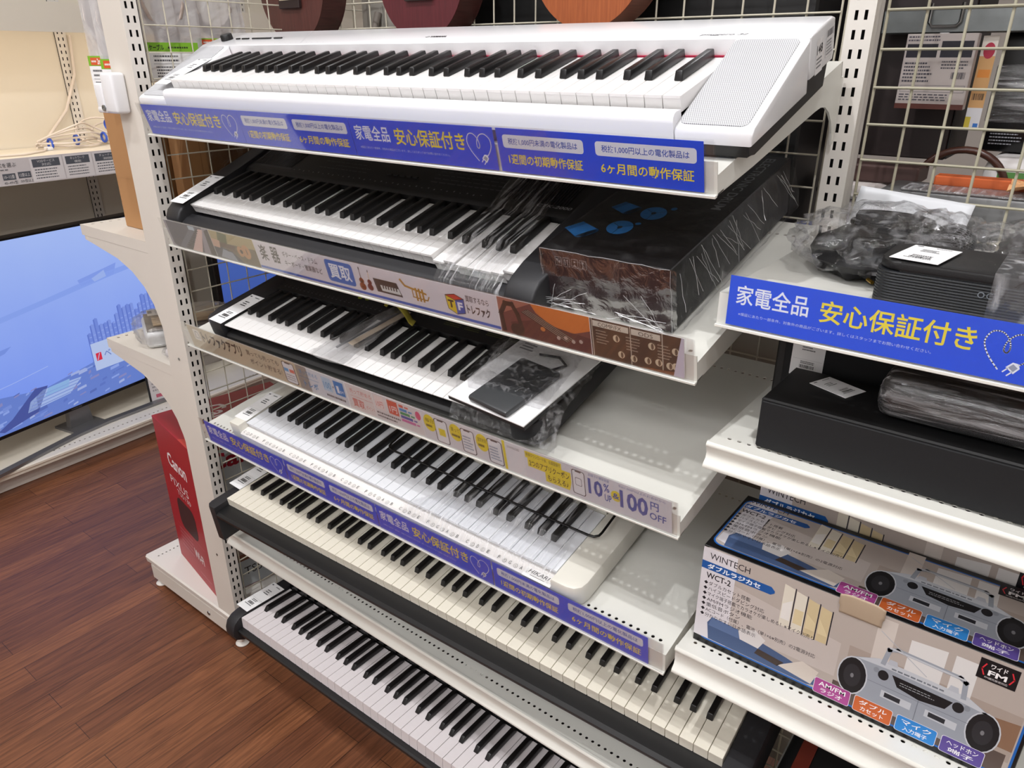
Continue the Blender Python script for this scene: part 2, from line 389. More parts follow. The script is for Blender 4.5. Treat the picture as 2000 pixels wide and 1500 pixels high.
def wire_panel(mb, org, ax, wd, ht, pitch=0.05, r=0.0017, z0=0.0, proud=None):
    ax = Vector(ax); org = Vector(org); pr = Vector(proud or (0, 0, 0))
    for i in range(int(wd/pitch+0.5)+1):
        p = org+ax*min(wd, i*pitch); mb.tube([p, p+Vector((0, 0, ht))], r, 6)
    for j in range(int(ht/pitch+0.5)+1):
        p = org+Vector((0, 0, min(ht, j*pitch)))+pr; mb.tube([p, p+ax*wd], r, 6)
# back upright between the two bays
def upright(label, x, y, z1=1.95):
    t = thing('shelf_upright', label, 'upright', loc(x, y, 0))
    mb = MB(); slots(mb, (0, 0, 0.02), (1, 0, 0), 0, z1-0.02, 0.0345)
    mb.box(-0.001, 0.0, 0.02, 0.0, 0.045, z1); mb.box(0.0345, 0.0, 0.02, 0.0355, 0.045, z1); mb.box(-0.001, 0.044, 0.02, 0.0355, 0.045, z1)
    mb.build('slotted_post', POSTP, t, wn=False)
    MB().box(0.001, 0.012, 0.03, 0.0335, 0.014, z1-0.01).build('slot_shade', DARK, t)  # dark sheet in place of the shade inside the hollow post
    MB().lathe([(0, 0), (0.018, 0), (0.018, 0.006), (0.006, 0.008), (0.006, 0.03), (0, 0.03)], 16, (0.017, 0.022, 0)).build('levelling_foot', POSTP, t, smooth=40)
    return t
upright('cream slotted steel upright between keyboard bay and speaker bay', 1.1905, 0.4185)
upright('cream slotted steel upright hidden behind left ends of keyboards', -0.022, 0.4185)
# wire mesh backs
wp = MB(); wire_panel(wp, (0.02, 0.455, 0.12), (1, 0, 0), 1.15, 1.80, proud=(0, -0.003, 0))
wp.tube([(0.0165, 0.455, 0.12), (0.0165, 0.455, 1.92)], 0.003, 6); wp.tube([(1.18, 0.455, 0.12), (1.18, 0.455, 1.92)], 0.003, 6)
tag(wp.build('wire_mesh_panel', WIRE, smooth=60), 'cream wire grid panel behind keyboards and ukuleles', 'mesh panel', 'wire grid panels')
wp = MB(); wire_panel(wp, (1.237, 0.44, 0.12), (1, 0, 0), 0.95, 1.80, r=0.0021, proud=(0, -0.004, 0))
tag(wp.build('wire_mesh_panel', mat('wire_coating_shaded', (176, 171, 150), 0.4), smooth=60), 'cream wire grid panel coloured as shaded, right of upright, at back of speaker shelves', 'mesh panel', 'wire grid panels')  # same cream coating, darkened to paint in the shade behind this bay
wp = MB(); wire_panel(wp, (-0.058, 0.056, 0.12), (0, 1, 0), 0.85, 1.80, proud=(0.004, 0, 0), r=0.0016)
tag(wp.build('wire_mesh_panel', WIRE, smooth=60), 'cream wire grid side panel behind left white post', 'mesh panel', 'wire grid panels')

# ------------------------------------------------------------------ shelves of the keyboard bay
SF = {1: frame((0, 0, 1.370), 15.7), 2: frame((0, 0, 1.147), 13.7), 3: frame((0, 0, 0.9215), 12.0), 4: frame((0, 0, 0.6825), 9.5), 5: frame((0.006, 0.008, 0.386), 5.0)}
GS = 'sloping steel shelves of the keyboard bay'
shelf('sloping_shelf', 'sloping cream steel shelf under the white keyboard, top of bay', SF[1], drop=0.015, tilt=15.7)['group'] = GS
shelf('sloping_shelf', 'sloping cream shelf carrying black keyboard and boxed drum kit', SF[2], drop=0.010, tilt=13.7)['group'] = GS
shelf('sloping_shelf', 'sloping cream shelf under black keyboard with bagged manual, right part empty', SF[3], drop=0.013, tilt=12)['group'] = GS
shelf('sloping_shelf', 'sloping cream shelf under small white keyboard, above the cream-keyed piano', SF[4], drop=0.002, tilt=9.5)['group'] = GS
shelf('sloping_shelf', 'cream shelf with dark holes and no sign, under cream-keyed black piano', SF[5], x1=1.195, depth=0.400, front='channel', tilt=5)['group'] = GS
# base of the run
t = thing('gondola_plinth', 'low cream steel base under the bottom black piano', 'base', loc(0, 0, 0))
MB().box(-0.02, 0.03, 0.062, 2.2, 0.412, 0.098, 0.002).build('base_deck', PAINT, t)
MB().box(-0.02, 0.06, 0.004, 2.2, 0.075, 0.061).build('kick_panel', POSTP, t)

# ------------------------------------------------------------------ shelves of the speaker bay
GB = 'flat steel shelves of the speaker bay'
BX = 1.2155
shelf('flat_shelf', 'flat cream shelf with blue sign, carrying bagged gear and black speaker', loc(BX, 0, 1.226), x1=0.95, depth=0.415, bdrop=0.09)['group'] = GB
shelf('flat_shelf', 'flat cream shelf under the long black speaker box, empty price channel', loc(BX+0.006, 0.004, 1.041), x1=0.95, h=0.031, depth=0.41, bdrop=0.09, front='channel')['group'] = GB
shelf('flat_shelf', 'flat cream shelf with round holes under radio cassette cartons', loc(BX-0.004, 0.004, 0.697), x1=0.95, h=0.040, depth=0.41, bdrop=0.09, front='channel')['group'] = GB
shelf('flat_shelf', 'low cream shelf under the black carry case', loc(BX+0.12, 0.03, 0.355), x1=0.83, depth=0.38, front='none', brackets=False)['group'] = GB

# ------------------------------------------------------------------ end-cap unit at the left end of the run
t = thing('endcap_upright', 'tall white post with slotted side at left end of keyboard rack', 'upright', loc(0, 0, 0))
mb = MB(); slots(mb, (-0.046, 0.0125, 0.085), (0, 1, 0), 0, 1.865, 0.0335, cols=((0.0075, 0.0120), (0.0205, 0.0250)))
mb.build('slotted_face', POSTP, t, wn=False)
mb = MB(); mb.ext([(-0.134, 0.012), (-0.048, 0.012), (-0.046, 0.0123), (-0.046, 0.0125), (-0.0475, 0.0125), (-0.0475, 0.0135), (-0.134, 0.0135)], 0.085, 1.95, 'z')
mb.box(-0.134, 0.0135, 0.085, -0.1325, 0.046, 1.95); mb.box(-0.1325, 0.0445, 0.085, -0.046, 0.046, 1.95)
mb.build('front_face', ENDP, t)
MB().box(-0.060, 0.0145, 0.09, -0.058, 0.0435, 1.94).build('slot_shade', DARK, t)  # added dark sheet imitates the shaded hollow behind these slots
for z in (0.86, 0.30): MB().lathe([(0, 0), (0.0035, 0), (0.0035, 0.0012), (0, 0.0012)], 10, M=Matrix.Translation((-0.085, 0.012, z)) @ Matrix.Rotation(R(90), 4, 'X')).build('rivet', METAL, t)
t2 = thing('endcap_upright', 'far white post of the end unit, behind the side wire grid', 'upright', loc(0, 0, 0))
mb = MB(); mb.box(-0.12, 0.915, 0.085, -0.046, 0.955, 1.95); mb.build('front_face', ENDP, t2)

def endshelf(label, z, x0=-0.46, x1=-0.136, h=0.026):
    t = thing('endcap_shelf', label, 'shelf', loc(0, 0.015, z), 'shelves of the end unit')
    mb = MB(); bm = mb.bm
    mb.box(x0, 0, 0, x1, 0.0018, h-0.0002); mb.box(x0, 0.0018, 0, x0+0.0018, 0.90, h-0.0002); mb.box(x0, 0.9, 0, x1, 0.902, h-0.0002); mb.box(x1-0.0018, 0.0018, 0, x1, 0.9, h-0.0002)
    mb.face([(x0, 0, h), (x0+0.016, 0, h), (x0+0.016, 0.902, h), (x0, 0.902, h)]); mb.face([(x0+0.026, 0, h), (x1, 0, h), (x1, 0.902, h), (x0+0.026, 0.902, h)])
    mb.box(x0+0.002, 0.30, 0.004, x1-0.002, 0.34, h-0.002)
    b2 = MB(); hole_rows(b2.bm, 0, 0.902, 0.016, 0.026, h, 0.022, 0.0042)
    for v in b2.bm.verts: v.co = Vector((x0+v.co.y, v.co.x, v.co.z))
    me = bpy.data.meshes.new('tmp'); b2.bm.to_mesh(me); b2.bm.free(); bm.from_mesh(me); bpy.data.meshes.remove(me)
    mb.build('deck', ENDP, t, wn=False)
    pr = [(x0+0.012, -0.0005), (x1, -0.0005), (x1, -0.20), (x1-0.010, -0.165), (x1-0.026, -0.125), (x1-0.055, -0.088), (x1-0.10, -0.058), (x1-0.16, -0.036), (x0+0.05, -0.016), (x0+0.012, -0.010)]
    MB().ext([(x, z) for x, z in pr], 0.0005, 0.0035, 'y').build('bracket', ENDP, t)
    MB().ext([(x, z) for x, z in pr], 0.88, 0.883, 'y').build('bracket', ENDP, t)
    return t
endshelf('cream end shelf level with the cardboard carton, left of white post', 1.104)
endshelf('cream end shelf holding bagged silver devices, left of white post', 0.802)
t = thing('end_unit_plinth', 'low white steel base under the red printer carton', 'base', loc(0, 0, 0))
b2 = MB(); hole_rows(b2.bm, 0.012, 0.915, 0.030, 0.042, 0.097, r=0.0028)
for v in b2.bm.verts: v.co = Vector((-0.53+v.co.y, v.co.x, v.co.z))
mb = MB(); me = bpy.data.meshes.new('tmp'); b2.bm.to_mesh(me); b2.bm.free(); mb.bm.from_mesh(me)
mb.face([(-0.53, 0.012, 0.097), (-0.50, 0.012, 0.097), (-0.50, 0.915, 0.097), (-0.53, 0.915, 0.097)]); mb.face([(-0.488, 0.012, 0.097), (-0.046, 0.012, 0.097), (-0.046, 0.915, 0.097), (-0.488, 0.915, 0.097)])
mb.ext([(0.012, 0.0968), (0.008, 0.092), (0.010, 0.076), (0.022, 0.070), (0.05, 0.070), (0.05, 0.0728), (0.024, 0.0728), (0.0125, 0.078)], -0.53, -0.046)
mb.box(-0.532, 0.012, 0.07, -0.53, 0.915, 0.0965)
mb.build('base_deck', POSTP, t, wn=False)
mb = MB(); mb.box(-0.515, 0.012, 0.018, -0.046, 0.020, 0.069, 0.002); mb.box(-0.515, 0.024, 0.018, -0.508, 0.9, 0.066)
mb.build('side_beam', ENDP, t)
for x in (-0.49, -0.062): MB().lathe([(0, 0), (0.017, 0), (0.019, 0.004), (0.012, 0.008), (0.008, 0.010), (0.008, 0.0175), (0, 0.0175)], 20, (x, 0.025, 0)).build('levelling_foot', POSTP, t, smooth=40)
MB().lathe([(0, 0), (0.007, 0), (0.006, 0.002), (0, 0.0025)], 14, M=Matrix.Translation((-0.20, 0.012, 0.042)) @ Matrix.Rotation(R(90), 4, 'X')).build('bolt_head', METAL, t, smooth=40)
# ------------------------------------------------------------------ keyboards
NOTES = 'CDEFGAB'; OFF = {'C': -0.003, 'D': 0.003, 'F': -0.004, 'G': 0.0, 'A': 0.004}
PW = 0.0235
def make_keys(root, n, first, wm, bm_, wprof, length=0.146, bv=0.050, bl=0.094, bh=0.0115, slope=0.004, pressed={}, PW=0.0235):
    g = 0.00055
    mb = MB(); mb.ext(wprof(length), g, PW-g, bevel=0.0005); wme = mb.build('white_key', wm, root, smooth=35)
    wme.location = (0, 0, 0)
    bw, bt = 0.0057, 0.0048
    mb = MB(); z0 = 0.0004
    mb.hexa([(-bw, bv, z0), (bw, bv, z0), (bw, bv+bl, z0), (-bw, bv+bl, z0), (-bt, bv+slope, bh), (bt, bv+slope, bh), (bt, bv+bl, bh), (-bt, bv+bl, bh)], 0.0012, 2)
    bme = mb.build('black_key', bm_, root, smooth=50)
    i0 = NOTES.index(first); used = False
    for i in range(n):
        o = wme if i == 0 else wme.copy()
        if i: C.objects.link(o)
        o.location = (i*PW, 0, 0)
        if i in pressed: o.matrix_local = Matrix.Translation((i*PW, length, 0)) @ Matrix.Rotation(R(pressed[i]), 4, 'X') @ Matrix.Translation((0, -length, 0))
        nt = NOTES[(i0+i) % 7]
        if nt in OFF and i < n-1:
            b = bme if not used else bme.copy()
            if used: C.objects.link(b)
            used = True; b.location = ((i+1)*PW+OFF[nt], 0, 0)
            if i in pressed and (i+1) in pressed:
                a = min(pressed[i], pressed[i+1])*0.8; b.matrix_local = Matrix.Translation(((i+1)*PW+OFF[nt], length, 0)) @ Matrix.Rotation(R(a), 4, 'X') @ Matrix.Translation((0, -length, 0))
def prof_box(h, lip=0.0012):
    return lambda l: [(0, 0), (0, -0.0030), (lip, -0.0042), (lip, -h), (l, -h), (l, 0)]
def prof_lip(h):
    return lambda l: [(0, 0), (0.0, -0.0035), (0.0022, -0.005), (0.004, -h), (l, -h), (l, 0)]
def prof_dive(h):
    return lambda l: [(0, -0.0008), (0.0006, -0.0030), (0.003, -0.0038), (0.03, -0.0045), (0.034, -h), (l, -h), (l, 0), (0.001, 0)]
GK = 'electric keyboards on the rack'

# -- 1: white 76-key portable piano on the top shelf
K1 = frame((0.0801, 0.0160, 1.4712), 15.89, 1.0, -0.12)
k = thing('electric_keyboard', 'white slim electric keyboard with two grey speaker grilles on top shelf', 'keyboard', K1, GK)
make_keys(k, 45, 'E', IVORY, EBONY, prof_box(0.019), 0.1455, PW=0.02333)
endp = [(-0.0235, -0.0440), (-0.0245, -0.0330), (-0.0225, -0.0285), (-0.0165, -0.0262), (0.1515, 0.0203), (0.1515, -0.0440)]
for a, b in ((-0.1015, -0.0015), (1.0512, 1.1425)): MB().ext(endp, a, b, bevel=0.003, seg=3).build('end_block', PIANOW, k, smooth=40)
MB().ext([(-0.0240, -0.0440), (-0.0250, -0.0230), (-0.0235, -0.0165), (-0.0200, -0.0132), (-0.0150, -0.0122), (-0.0030, -0.0140), (-0.0022, -0.0440)], -0.0014, 1.0511).build('front_rail', PIANOW, k, smooth=40)
MB().ext([(0.1517, -0.0130), (0.1517, 0.0200), (0.1560, 0.0218), (0.2340, 0.0240), (0.2440, 0.0205), (0.2490, -0.0220), (0.2440, -0.0300), (0.1600, -0.0300)], -0.1015, 1.1425, bevel=0.003, seg=3).build('control_panel', PIANOW, k, smooth=40)
MB().ext([(-0.0205, -0.0442), (-0.0165, -0.0590), (0.0, -0.0615), (0.2350, -0.0615), (0.2470, -0.0305), (0.1620, -0.0305), (0.1600, -0.0442)], -0.0955, 1.1365, bevel=0.002).build('bottom_case', BLK, k)
GR1 = perforated('grille_white', (214, 215, 218), (96, 96, 100), 0.0024, 0.27, 0.4)
def slope_sheet(u0, u1, name):
    # follows the sloping top of an end block, a hair proud of it
    s = (0.0203+0.0262)/(0.1515+0.0165); a = math.atan(s)
    M = Matrix.Translation((u0, -0.0150, -0.0262+0.0015*s+0.0002)) @ Matrix.Rotation(a, 4, 'X')
    L_ = 0.1635/math.cos(a)
    mb = MB(); r = 0.008; pts = []
    for cx, cy, a0 in ((u1-u0-r, r, -90), (u1-u0-r, L_-r, 0), (r, L_-r, 90), (r, r, 180)):
        for q in range(5): pts.append((cx+r*math.cos(R(a0+22.5*q)), cy+r*math.sin(R(a0+22.5*q))))
    mb.ext(pts, 0, 0.0009, 'z'); mb.build(name, GR1, k, M)
slope_sheet(-0.0950, -0.0105, 'speaker_grille'); slope_sheet(1.0535, 1.1330, 'speaker_grille')
MB().box(0.0, 0.1480, -0.004, 1.0498, 0.1515, 0.0012).build('felt_strip', mat('red_felt', (168, 24, 60), 0.9), k)
MB().lathe([(0, 0), (0.0125, 0), (0.0120, 0.009), (0.0105, 0.011), (0, 0.011)], 24, (-0.0527, 0.186, 0.0228)).build('volume_knob', BLK, k, smooth=40)
for a, b in ((-0.024, -0.012), (-0.004, 0.018), (0.030, 0.090), (0.100, 0.124)):
    MB().box(a, 0.1860, 0.0226, b, 0.1905, 0.0250, 0.0006).build('button', BLK, k)
p = Print((1, 0, 0), (0, 1, 0.028), (0, 0, 1), (0, 0, 0.0218-0.156*0.028))
p.text('YAMAHA', 0.520, 0.176, 0.556, 0.1835, '#14141a', bold=0.03); p.ell(0.5145, 0.1797, 0.0036, 0.0036, '#14141a'); p.ell(0.5145, 0.1797, 0.0026, 0.0026, '#f0f0f2', 1); p.line([(0.5145, 0.1765), (0.5145, 0.183)], 0.0008, '#14141a', 2)
p.text('piaggero 32', 1.000, 0.160, 1.062, 0.168, '#55555c', shear=0.3)
p.line([(0.165, 0.232), (0.215, 0.157)], 0.0006, '#c4c4c8')
for i in range(10): p.ell(0.135+i*0.0155, 0.1605, 0.0009, 0.0009, '#8a8a90')
for i, x in enumerate((0.004, 0.034, 0.048, 0.064, 0.079, 0.104, 0.116)): p.rect(x, 0.196, x+0.008, 0.1975, '#77777e')
p.build('panel_lettering', k)
p = Print((0, 1, 0), (0, 0, 1), (1, 0, 0), (1.1425, 0, 0))
p.rect(0.1750, -0.030, 0.2020, 0.011, '#eceaea'); p.text('148', 0.1775, -0.007, 0.1985, 0.004, '#26262a', bold=0.02); p.lines(0.178, -0.024, 0.199, -0.010, '#88888c', n=3, seed=4)
p.rect(0.2120, -0.020, 0.2400, 0.015, '#e4e2e2'); p.bars(0.214, 0.004, 0.238, 0.012, '#5a5a60', n=14); p.lines(0.214, -0.018, 0.238, 0.001, '#88888c', n=5, seed=6)
p.build('side_sticker', k)

# -- 2: black keyboard on the second shelf
K2 = frame((0.0589, 0.0253, 1.2344), 17.5, -0.25, -0.30)
k = thing('electric_keyboard', 'black electric keyboard with stretch film over its right keys, second shelf', 'keyboard', K2, GK)
make_keys(k, 36, 'C', IVORY, EBONYM, prof_lip(0.0185), 0.147, bl=0.096, pressed={29: 3.4, 30: 1.9, 31: 3.2, 32: 3.4, 33: 3.2, 34: 2.8})
chk = [(-0.034, -0.042), (-0.040, -0.030), (-0.038, -0.016), (-0.028, -0.004), (-0.012, 0.004), (0.02, 0.008), (0.15, 0.020), (0.30, 0.040), (0.318, 0.034), (0.322, -0.040), (0.20, -0.052)]
for a, b in ((-0.050, -0.0012), (0.8472, 0.900)): MB().ext(chk, a, b, bevel=0.005, seg=3).build('end_cheek', CHAR, k, smooth=40)
MB().ext([(-0.0042, -0.0200), (-0.020, -0.0205), (-0.031, -0.0250), (-0.036, -0.034), (-0.034, -0.044), (0.05, -0.050), (0.05, -0.030), (-0.004, -0.026)], -0.0010, 0.8470).build('front_bumper', CHAR, k, smooth=40)
MB().ext([(0.150, -0.012), (0.150, 0.008), (0.154, 0.0125), (0.160, 0.0145), (0.298, 0.036), (0.312, 0.030), (0.312, -0.030), (0.16, -0.030)], -0.0010, 0.8470).build('control_panel', BLK, k, smooth=40)
MB().ext([(0.052, -0.030), (0.052, -0.050), (0.20, -0.0525), (0.312, -0.042), (0.312, -0.031)], -0.0010, 0.8470).build('bottom_case', BLK, k)
dv, dw = Vector((0.138, 0.0215)).normalized()
p = Print((1, 0, 0), (0, dv, dw), (0, -dw, dv), (0, 0.160, 0.0145))
for i in range(34): p.ell(0.150+i*0.0152, 0.008+0.002*(i % 2), 0.0016, 0.0010+0.0006*(i % 3), '#77777a')
p.rect(0.035, 0.006, 0.140, 0.0125, '#3a3a3c'); p.rect(0.385, 0.068, 0.500, 0.096, '#1d1e18'); p.rect(0.215, 0.070, 0.330, 0.0715, '#3c3a2c'); p.text('CTK-2000', 0.770, 0.004, 0.836, 0.0105, '#9a9a9c', shear=0.25)
for r_ in range(6): p.lines(0.21+0.04*(r_ % 2), 0.026+r_*0.011, 0.36, 0.031+r_*0.011, '#4c4c50', n=1, seed=r_+3); p.lines(0.52, 0.026+r_*0.011, 0.74, 0.031+r_*0.011, '#4c4c50', n=1, seed=r_+13)
p.rect(0.52, 0.058, 0.74, 0.0586, '#4a4a4c'); p.rect(0.52, 0.030, 0.74, 0.0306, '#4a4a4c')
p.build('panel_lettering', k)
for u0 in (0.012, 0.700):
    mb = MB()
    for i in range(22): mb.box(u0+i*0.0058, 0.172, 0.0166, u0+i*0.0058+0.002, 0.292, 0.0172)
    g_ = mb.build('speaker_slots', BLKG, k)
    for v in g_.data.vertices: v.co.z += (v.co.y-0.172)*dw/dv
for u0, v0, cw in ((0.405, 0.030, 5), (0.21, 0.10, 4)):
    for i in range(cw): MB().box(u0+i*0.017, 0.160+v0, 0.0145+v0*dw+0.0002, u0+i*0.017+0.011, 0.160+v0+0.006, 0.0145+v0*dw+0.0022, 0.0008).build('button', CHAR, k)

# -- 3: black keyboard on the third shelf
K3 = frame((0.1581, -0.0007, 1.0006), 14.0, 1.0, 0.06)
k = thing('electric_keyboard', 'black electric keyboard with overhanging white keys and bagged manual, third shelf', 'keyboard', K3, GK)
make_keys(k, 32, 'C', IVORY, EBONYM, prof_dive(0.016), 0.146, bl=0.094, PW=0.023375)
cl = [(-0.0012, -0.026), (-0.0012, 0.006), (-0.0012, 0.1475), (-0.0012, 0.1475)]
def plate(pts, z0, z1, name, m, par, bev=0.003): return MB().ext(pts, z0, z1, 'z', bevel=bev, seg=2).build(name, m, par, smooth=40)
left = [(-0.0012, -0.0075), (-0.012, -0.009), (-0.040, -0.007), (-0.058, 0.0), (-0.067, 0.012), (-0.069, 0.04), (-0.069, 0.30), (-0.050, 0.325), (-0.0012, 0.325)]
plate(left, -0.036, 0.0065, 'end_cheek', CHAR, k, 0.006)
plate([(0.7490-0.72*(x+0.0012), y) for x, y in left][::-1], -0.036, 0.0065, 'end_cheek', CHAR, k, 0.006)
MB().ext([(0.149, -0.014), (0.149, 0.0095), (0.155, 0.0115), (0.30, 0.030), (0.322, 0.022), (0.322, -0.030), (0.16, -0.030)], 0.0002, 0.7480).build('control_panel', BLK, k, smooth=40)
MB().ext([(0.030, -0.0185), (0.0, -0.020), (-0.005, -0.024), (-0.006, -0.031), (-0.004, -0.037), (0.20, -0.042), (0.322, -0.042), (0.322, -0.031), (0.10, -0.031)], 0.0002, 0.7480).build('bottom_case', BLK, k, smooth=40)
dv, dw = Vector((0.145, 0.0185)).normalized()
p = Print((1, 0, 0), (0, dv, dw), (0, -dw, dv), (0, 0.155, 0.0115))
for i in range(30): p.rect(0.012+i*0.0128, 0.004, 0.017+i*0.0128, 0.0052, '#6d6d70'); p.rect(0.014+i*0.0128, 0.008, 0.0155+i*0.0128, 0.0105, '#5a5a5c')
p.text('CASIO', 0.006, 0.040, 0.044, 0.049, '#6c6c70', bold=0.02)
for x, y in ((0.232, 0.026), (0.252, 0.027), (0.247, 0.036)): p.ell(x, y, 0.0060, 0.0036, '#98a428')
for c_ in range(4): p.lines(0.47+c_*0.05, 0.012, 0.51+c_*0.05, 0.048, '#565a34', n=7, seed=c_)
for q in range(10): p.ell(0.30+q*0.016, 0.022, 0.0022, 0.0014, '#4a4a4c')
p.build('panel_lettering', k)
mb = MB()
for rr in range(6): mb.lathe([(0.008+rr*0.008, 0.0), (0.0095+rr*0.008, 0.0004)], 28, M=Matrix.Translation((-0.012, 0.232, 0.0066+0.0*rr)), sx=0.75)
mb.build('speaker_rings', BLKG, k)
for i in range(8): MB().box(0.30+i*0.02, 0.210, 0.0185, 0.312+i*0.02, 0.217, 0.0212, 0.0008).build('button', CHAR, k)

# -- 4: small white keyboard on the fourth shelf
K4 = frame((0.1508, 0.0176, 0.7635), 11.84, -0.32, -0.27)
k = thing('electric_keyboard', 'small white electric keyboard with note names printed along its front edge', 'keyboard', K4, GK)
make_keys(k, 36, 'C', IVORYB, EBONYM, prof_lip(0.0120), 0.147, bl=0.097, bh=0.012)
CRM = mat('cream_plastic', (226, 223, 212), 0.38)
def cheek4(s, u0):
    P = [(0, -0.021), (0.030, -0.021), (0.043, -0.018), (0.052, -0.009), (0.055, 0.004), (0.055, 0.235), (0, 0.235)] if s > 0 else [(0, -0.020), (-0.034, -0.020), (-0.036, -0.016), (-0.036, 0.235), (0, 0.235)]
    pts = [(u0+x, y) for x, y in P]
    plate(pts if s > 0 else pts[::-1], -0.036, 0.0035, 'end_cheek', CRM, k, 0.004)
cheek4(-1, -0.0012); cheek4(1, 0.8472)
MB().ext([(-0.0015, -0.0130), (-0.003, -0.0128), (-0.018, -0.0152), (-0.021, -0.018), (-0.021, -0.034), (0.02, -0.036), (0.02, -0.0140)], -0.0010, 0.8470).build('front_strip', mat('label_strip_white', (234, 230, 226), 0.45), k)
MB().ext([(0.149, -0.010), (0.149, 0.006), (0.153, 0.010), (0.225, 0.020), (0.235, 0.016), (0.235, -0.036), (0.03, -0.036), (0.03, -0.0145), (0.12, -0.0145)], -0.0010, 0.8470).build('control_panel', CRM, k, smooth=40)
p = Print((1, 0, 0), (0, 1, 0.139), (0, -0.139, 1), (0, -0.003, -0.0128))
sol = 'CDEFGAB'
for i in range(36):
    p.text(sol[i % 7], 0.005+i*PW, -0.0140, 0.0095+i*PW, -0.0075, '#5c5a58')
    if i % 7 in (0, 1, 3, 4, 5): p.ell(0.0195+i*PW, -0.0118, 0.0040, 0.0040, '#8d8a86'); p.ell(0.0195+i*PW, -0.0118, 0.0033, 0.0033, '#ece8e4', 1); p.text(sol[i % 7], 0.018+i*PW, -0.0138, 0.021+i*PW, -0.0098, '#6c6a68', 2)
p.rect(0.79, -0.0205, 0.846, -0.002, '#efedea', 2); p.text('HIKARI', 0.797, -0.0115, 0.838, -0.0045, '#2c2a2a', 3, shear=0.25); p.rect(0.803, -0.0155, 0.832, -0.0148, '#55504c', 3)
p.build('strip_lettering', k)

# -- 5: black digital piano with cream keys
K5 = frame((0.0843, -0.0238, 0.5600), 6.5, 1.9, -0.01)
k = thing('electric_keyboard', 'long black digital piano with cream-coloured keys, second from the bottom', 'keyboard', K5, GK)
make_keys(k, 52, 'A', IVORYC, EBONY, prof_box(0.0195, 0.0005), 0.147, bl=0.095, PW=0.023345)
e5 = [(-0.012, -0.032), (0.002, -0.036), (0.26, -0.036), (0.26, 0.0), (0, 0)]
def cheek5(u0, u1):
    s = 1 if u1 > u0 else -1; W_ = abs(u1-u0)
    P = [(0, -0.036), (W_-0.012, -0.036), (W_-0.003, -0.030), (W_, -0.020), (W_, 0.27), (0, 0.27)]
    pts = [(u0+s*x, y) for x, y in P]
    plate(pts if s > 0 else pts[::-1], -0.105, -0.0065, 'end_block', CHAR, k, 0.003)
cheek5(-0.0012, -0.034); cheek5(1.2147, 1.2535)
MB().ext([(-0.0015, -0.0205), (-0.030, -0.0215), (-0.036, -0.027), (-0.0355, -0.034), (-0.018, -0.062), (0.02, -0.086), (0.05, -0.106), (0.05, -0.0225)], -0.0010, 1.2145).build('front_rail', BLK, k, smooth=30)
MB().ext([(0.149, -0.014), (0.149, 0.016), (0.156, 0.024), (0.258, 0.034), (0.268, 0.026), (0.268, -0.105), (0.052, -0.106), (0.052, -0.023), (0.12, -0.023)], -0.0010, 1.2145).build('control_panel', BLK, k, smooth=30)
MB().box(0.0, 0.1465, -0.004, 1.2138, 0.1488, 0.0008).build('felt_strip', mat('dark_felt', (40, 14, 18), 0.9), k)

for u in (0.06, 1.16):
    for v in (0.07, 0.24): MB().lathe([(0, 0), (0.016, 0), (0.018, -0.012), (0.015, -0.021-v*0.012), (0, -0.021-v*0.012)], 18, (u, v, -0.1052)).build('rubber_foot', BLK, k, smooth=40)

# -- 6: black digital piano on the base
K6 = frame((0.0838, -0.0415, 0.2152), -2.2, 0.61, -0.03)
k = thing('electric_keyboard', 'long black digital piano with pinkish white keys, lowest on the rack', 'keyboard', K6, GK)
make_keys(k, 52, 'A', IVORYP, EBONY, prof_box(0.0300, 0.0004), 0.148, bl=0.095, bh=0.0125, slope=0.009)
ch6 = [(-0.020, -0.060), (-0.026, -0.045), (-0.026, -0.030), (-0.020, -0.012), (-0.006, -0.001), (0.012, 0.004), (0.05, 0.006), (0.30, 0.014), (0.31, -0.10), (0.08, -0.10), (0.0, -0.072)]
for a, b in ((-0.036, -0.0012), (1.2232, 1.258)): MB().ext(ch6, a, b, bevel=0.003, seg=2).build('end_cheek', CHAR, k, smooth=40)
MB().ext([(-0.0010, -0.0310), (-0.010, -0.0315), (-0.014, -0.035), (-0.013, -0.042), (-0.004, -0.058), (0.03, -0.078), (0.08, -0.100), (0.12, -0.100), (0.12, -0.0315)], -0.0010, 1.2230).build('front_rail', BLK, k, smooth=30)
MB().ext([(0.150, -0.014), (0.150, 0.020), (0.158, 0.030), (0.30, 0.036), (0.31, 0.03), (0.31, -0.10), (0.122, -0.10), (0.122, -0.032)], -0.0010, 1.2230).build('control_panel', BLKG, k, smooth=30)
